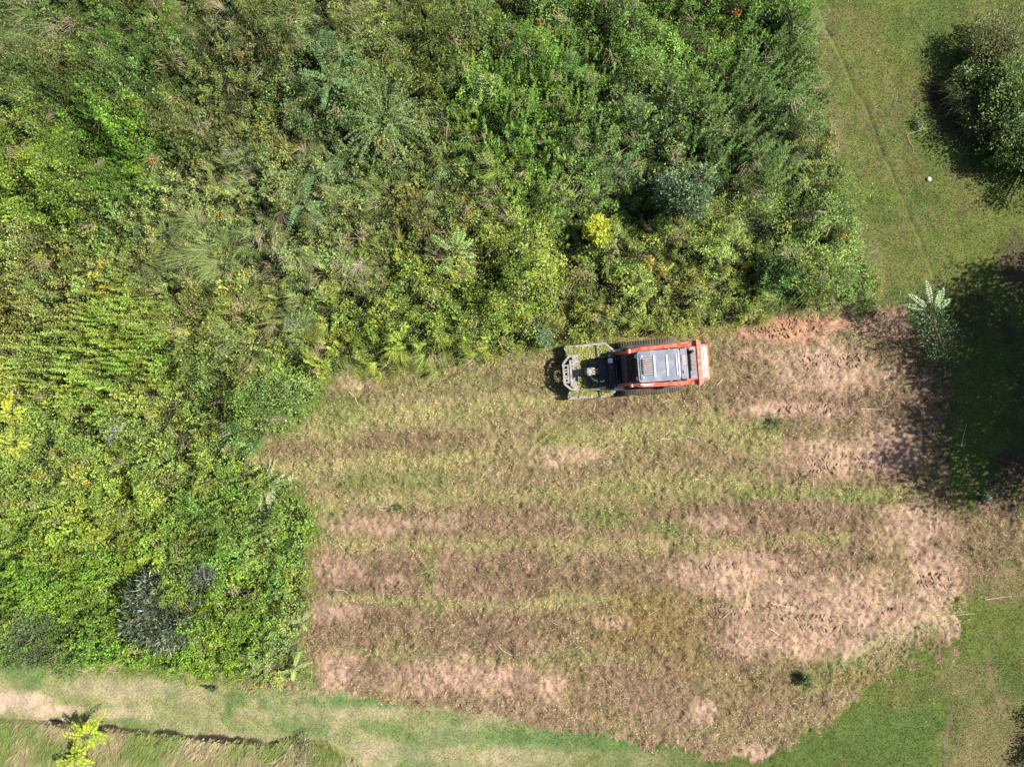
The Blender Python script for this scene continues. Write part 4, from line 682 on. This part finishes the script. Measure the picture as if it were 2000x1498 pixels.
    bobj('door_top', lambda bm: prism(bm, rrect(1.33, 1.53, -.50, .50, .05), 1.522, 1.545), paint('glare_orange', (.78, .36, .33), .3, wear=.05, coat=.5, dust_or_glare=(.80, .50, .48)), rd, .008)  # pale pink tones paint sun glare onto the orange door top
    each('door_slot', [bx_(1.40, 1.425, -.36, -.05, 1.546, 1.549), bx_(1.40, 1.425, .05, .36, 1.546, 1.549)], M_vent, rd)
    each('tail_lamp', [bx_(1.582, 1.60, .40, .52, 1.2, 1.35), bx_(1.582, 1.60, -.52, -.40, 1.2, 1.35)], M_light, rd)
    # lift arms
    for s in (-1, 1):
        y0, y1 = sorted((s * .58, s * .70)); kink = [(-1.02, s * .54), (-.90, s * .54), (-.62, s * .60), (1.20, s * .63)]
        def arm(bm):
            zt = [1.18, 1.30, 1.42, 1.93]; w = .065; A = []
            for (x, y), z in zip(kink, zt):
                hh = .18; A.append([bm.verts.new((x, y - w, z - hh)), bm.verts.new((x, y + w, z - hh)), bm.verts.new((x, y + w, z)), bm.verts.new((x, y - w, z))])
            for p, q in zip(A[:-1], A[1:]):
                for i in range(4): bm.faces.new((p[i], p[(i + 1) % 4], q[(i + 1) % 4], q[i]))
            bm.faces.new(A[0][::-1]); bm.faces.new(A[-1])
        am = bobj('lift_arm', arm, M_orange, LD, .012)
        bobj('arm_drop', lambda bm: prism(bm, [(-1.04, 1.20), (-.90, 1.22), (-1.02, .78), (-1.18, .42), (-1.34, .42), (-1.16, .85)], s * .54 - .05, s * .54 + .05, 'y'), M_orange, am, .01)
        each('arm_pivot', [cy_((-.96, s * .45, 1.22), (-.96, s * .63, 1.22), .075, 16), cy_((1.12, s * .54, 1.82), (1.12, s * .73, 1.82), .09, 16)], M_orange, am, .006)
        bobj('rear_link', lambda bm: prism(bm, [(1.05, 1.9), (1.24, 1.9), (1.38, 1.0), (1.2, .95)], s * .63 - .05, s * .63 + .05, 'y'), M_orange, am, .01)
        hc = bobj('hydraulic_cylinder', lambda bm: (cyl(bm, (.55, s * .56, 1.05), (-.35, s * .56, .92), .042, 12)), M_black, LD)
        bobj('piston_rod', lambda bm: (cyl(bm, (-.35, s * .56, .92), (-.95, s * .56, 1.0), .02, 10)), M_chrome, hc)
        tc_ = bobj('tilt_cylinder', lambda bm: cyl(bm, (-.92, s * .64, .98), (-1.18, s * .64, .80), .04, 12), M_black, LD)
        each('piston_rod', [cy_((-1.15, s * .66, .86), (-1.50, s * .66, .66), .018, 10), cy_((-1.10, s * .61, .86), (-1.45, s * .61, .66), .014, 10)], M_chrome, tc_)
        each('arm_clip', [bx_(x, x + .05, s * .52 - .02, s * .52 + .02, z - .06, z) for x, z in ((-.30, 1.50), (.25, 1.66), (.75, 1.80))], M_orange, am)
    bobj('arm_decal', lambda bm: (prism(bm, [(-.72, -.585), (-.55, -.62), (-.20, -.60), (-.16, -.57), (-.42, -.56), (-.68, -.555)], 1.50, 1.503)), M_white, LD)
    bobj('rear_crossbar', lambda bm: (box(bm, 1.07, 1.22, -.72, .72, 1.86, 1.99)), M_orange, LD, .02)
    bobj('front_crossbar', lambda bm: cyl(bm, (-1.02, -.50, .95), (-1.02, .50, .95), .075, 16), paint('dark_red_paint', (.16, .035, .03), .45, wear=.2), LD)
    each('work_lamp', [bx_(-.93, -.87, .30, .42, 1.98, 2.05), bx_(-.93, -.87, -.42, -.30, 1.98, 2.05)], M_light, LD, .008)
    qa = bobj('coupler_plate', lambda bm: (prism(bm, [(-1.30, .25), (-1.40, .25), (-1.52, .78), (-1.42, .80)], -.52, .52, 'y'), box(bm, -1.30, -1.22, -.42, -.30, .35, .75), box(bm, -1.30, -1.22, .30, .42, .35, .75), cyl(bm, (-1.36, -.5, .82), (-1.36, .5, .82), .035, 12), cyl(bm, (-1.22, -.5, .62), (-1.22, .5, .62), .03, 12)), M_black, LD, .008)
    bobj('coupler_lamp', lambda bm: prism(bm, rrect(-1.63, -1.47, .23, .39, .04), .80, .86), M_light, qa, .01)
    bobj('coupler_label', lambda bm: prism(bm, rrect(-1.60, -1.50, .02, .14, .02), .800, .806), M_blue, qa)
    # brush cutter
    z = .40; L_ = lambda pts, zz=z: [lc(a, b, zz) for a, b in pts]
    deck_o = L_([(1102.7, 677), (1182, 670), (1201, 684.6), (1202, 766), (1191.5, 774.5), (1110, 780), (1116, 763), (1120, 745), (1118, 712), (1111, 695)])
    dk = bobj('brush_cutter', lambda bm: prism(bm, deck_o, .34, .38), M_steel, LD, .006)
    def skirt(bm):
        for i in (0, 1, 2, 4, 5, 6, 9): bar2(bm, deck_o[i], deck_o[(i + 1) % 10], .025, .10, .37)
    bobj('deck_skirt', skirt, M_steel, dk)
    P_ = lambda q: lc(q[0], q[1], .44)
    for a, b, w in (((1104, 679), (1181, 672), .07), ((1181, 672), (1199, 686), .06), ((1191, 771.5), (1112, 777), .07), ((1200, 765), (1191, 772), .06), ((1103, 679), (1112, 696), .09), ((1111, 777), (1117, 762), .10), ((1166.5, 674), (1169.5, 702), .045), ((1173, 764), (1175, 773), .05), ((1127, 762), (1130, 777), .06), ((1121, 676), (1123, 692), .03)):
        bobj('frame_bar', lambda bm: bar2(bm, P_(a), P_(b), w, .382, .44), M_steel, dk, .006)
    each('deck_rib', [lambda bm: bar2(bm, lc(1164, 674, .5), lc(1166, 703, .5), .04, .382, .50), lambda bm: bar2(bm, lc(1170, 762, .5), lc(1172, 776, .5), .05, .382, .50)], M_dark, dk)
    bobj('mount_shade_block', lambda bm: (prism(bm, L_([(1146, 706), (1170, 702), (1195, 700), (1200, 760), (1150, 758), (1144, 735)], .5), .382, .52)), M_black, dk, .02)  # black block stands in for the mount and the loader's shadow on the deck
    bobj('mount_plate', lambda bm: (prism(bm, [(-1.95, -.48), (-1.56, -.48), (-1.56, .44), (-1.95, .40)], .53, .62), box(bm, -1.62, -1.54, -.50, .50, .40, .84), box(bm, -1.85, -1.70, -.5, -.46, .40, .80), box(bm, -1.85, -1.70, .42, .46, .40, .80)), M_black, dk, .01)
    mx_, my_ = lc(1151, 726, .95)
    mo = bobj('motor', lambda bm: (cyl(bm, (mx_, my_, .53), (mx_, my_, .90), .135, 24), cyl(bm, (mx_, my_, .90), (mx_, my_, .96), .10, 24), box(bm, mx_, mx_ + .20, my_ - .11, my_ + .13, .60, .90)), M_steel, dk, .012)
    each('motor_fitting', [cy_((mx_ + .16, my_ + .045, .91), (mx_ + .30, my_ + .045, .91), .018, 10), cy_((mx_ + .16, my_ - .045, .91), (mx_ + .30, my_ - .045, .91), .018, 10)], M_chrome, dk)
    H_ = lambda q: [(*lc(a, b, zz), zz) for a, b, zz in q]
    for q, r in ((((1152, 733, .80), (1155, 738, .86), (1161, 742, .9), (1168, 744.5, .9), (1173, 749, .88), (1176, 756, .8)), .02), (((1154, 731, .72), (1160, 736, .78), (1167, 740, .85), (1175, 743, .88), (1184, 742, .86), (1196, 738, .8)), .018), (((1170, 759, .7), (1185, 761, .8), (1200, 762, .85), (1222, 762, .9)), .02)):
        bobj('hose', lambda bm: pipe(bm, H_(q), r), M_black, dk)
    for q, r in ((((1156, 739, .9), (1163, 743, .92), (1167, 744.3, .92)), .023), (((1172, 745, .92), (1177, 745, .92), (1180, 743, .92)), .022), (((1172, 757.5, .8), (1180, 758, .82)), .016)):
        bobj('hose_sleeve', lambda bm: pipe(bm, H_(q), r), M_chrome, dk)
    # debris guard in front of the deck
    def guard(bm):
        Z0, Z1 = .56, .60; G = lambda a, b: lc(a, b, .6); F_ = [G(1111, 696), G(1100, 711), G(1103, 750), G(1116, 761)]; B_ = [G(1130, 694), G(1113, 712), G(1116, 749), G(1132, 762)]
        for a, b in zip(F_[:-1], F_[1:]): bar2(bm, a, b, .075, Z0, Z1)
        bar2(bm, G(1109, 712), G(1111, 749), .055, Z0, Z1 + .002); bar2(bm, F_[0], B_[0], .07, Z0 + .002, Z1 - .002); bar2(bm, F_[3], B_[3], .07, Z0 + .002, Z1 - .002); bar2(bm, G(1113.5, 703), G(1117, 755), .075, Z0 + .001, Z1 + .001)
        for k, (y0, y1) in enumerate(((700, 697), (706, 700), (713, 705), (719, 712), (742, 749), (748, 755), (753, 759))): bar2(bm, G(1117, y0), G(1128, y1), .075, Z0 - .002, Z1 - .001)
        bar2(bm, G(1128, 696), G(1131, 760), .03, Z0 - .004, Z1 - .004)
        for y in (714, 722, 727, 735, 740, 747): bar2(bm, G(1100.5, y), G(1110, y), .05, Z0 - .003, Z1 + .003)
        for a in ((1112, 697), (1117, 760)): q = G(*a); box(bm, q[0] - .03, q[0] + .03, q[1] - .03, q[1] + .03, .34, .58)
    gd = bobj('debris_guard', guard, M_steel, dk)
    def comb(bm):
        G = lambda a, b: lc(a, b, .5); L2 = [G(1111, 696), G(1100, 711), G(1103, 750), G(1116, 761)]
        for a, b in zip(L2[:-1], L2[1:]):
            n = max(3, int(math.dist(a, b) / .085))
            for i in range(n + 1): t = i / n; x, y = a[0] + (b[0] - a[0]) * t, a[1] + (b[1] - a[1]) * t; box(bm, x - .012, x + .012, y - .013, y + .013, .12, .557)
    bobj('guard_bars', comb, M_black, dk)
loader()
def deck_litter():
    b = Bag(); n = 7500; P = []
    areas = [((1124, 679), (1163, 699), 1.0), ((1128, 700), (1144, 720), .9), ((1172, 676), (1188, 690), .8), ((1130, 736), (1143, 762), .6), ((1133, 763), (1168, 772), .9), ((1176, 764), (1190, 771), .4), ((1106, 680), (1119, 690), .4), ((1120, 764), (1126, 774), .7), ((1106, 678), (1190, 700), .35), ((1112, 764), (1196, 773), .4), ((1146, 703), (1185, 757), .06)]
    ar = np.array([(q[1][0] - q[0][0]) * (q[1][1] - q[0][1]) * q[2] for q in areas]); ch = rng.choice(len(areas), n, p=ar / ar.sum())
    for c_ in ch: a = areas[c_]; P.append(world(rng.uniform(a[0][0], a[1][0]), rng.uniform(a[0][1], a[1][1]), .46))
    P = np.array(P); P[:, 2] = .43 + rng.random(n) * .07; P[:, 2] += .10 * ((P[:, 0] > 2.5) & (P[:, 1] > -.15) & (P[:, 1] < .8)); a = rng.uniform(0, 6.28, n); C = np.array([.33, .33, .08]) * rng.uniform(.5, 1.3, (n, 1)); C[rng.random(n) < .3] = [.38, .29, .16]; C[rng.random(n) < .25] = [.17, .27, .05]; L = rng.uniform(.03, .09, n)
    b.leaves(P, np.stack([np.cos(a), np.sin(a), rng.normal(.05, .3, n)], 1), L, L * .35, C); tag(b.build('deck_clippings', M_dry), 'fresh yellow green clippings lying on the cutter deck', 'clippings', kind='stuff')
deck_litter()
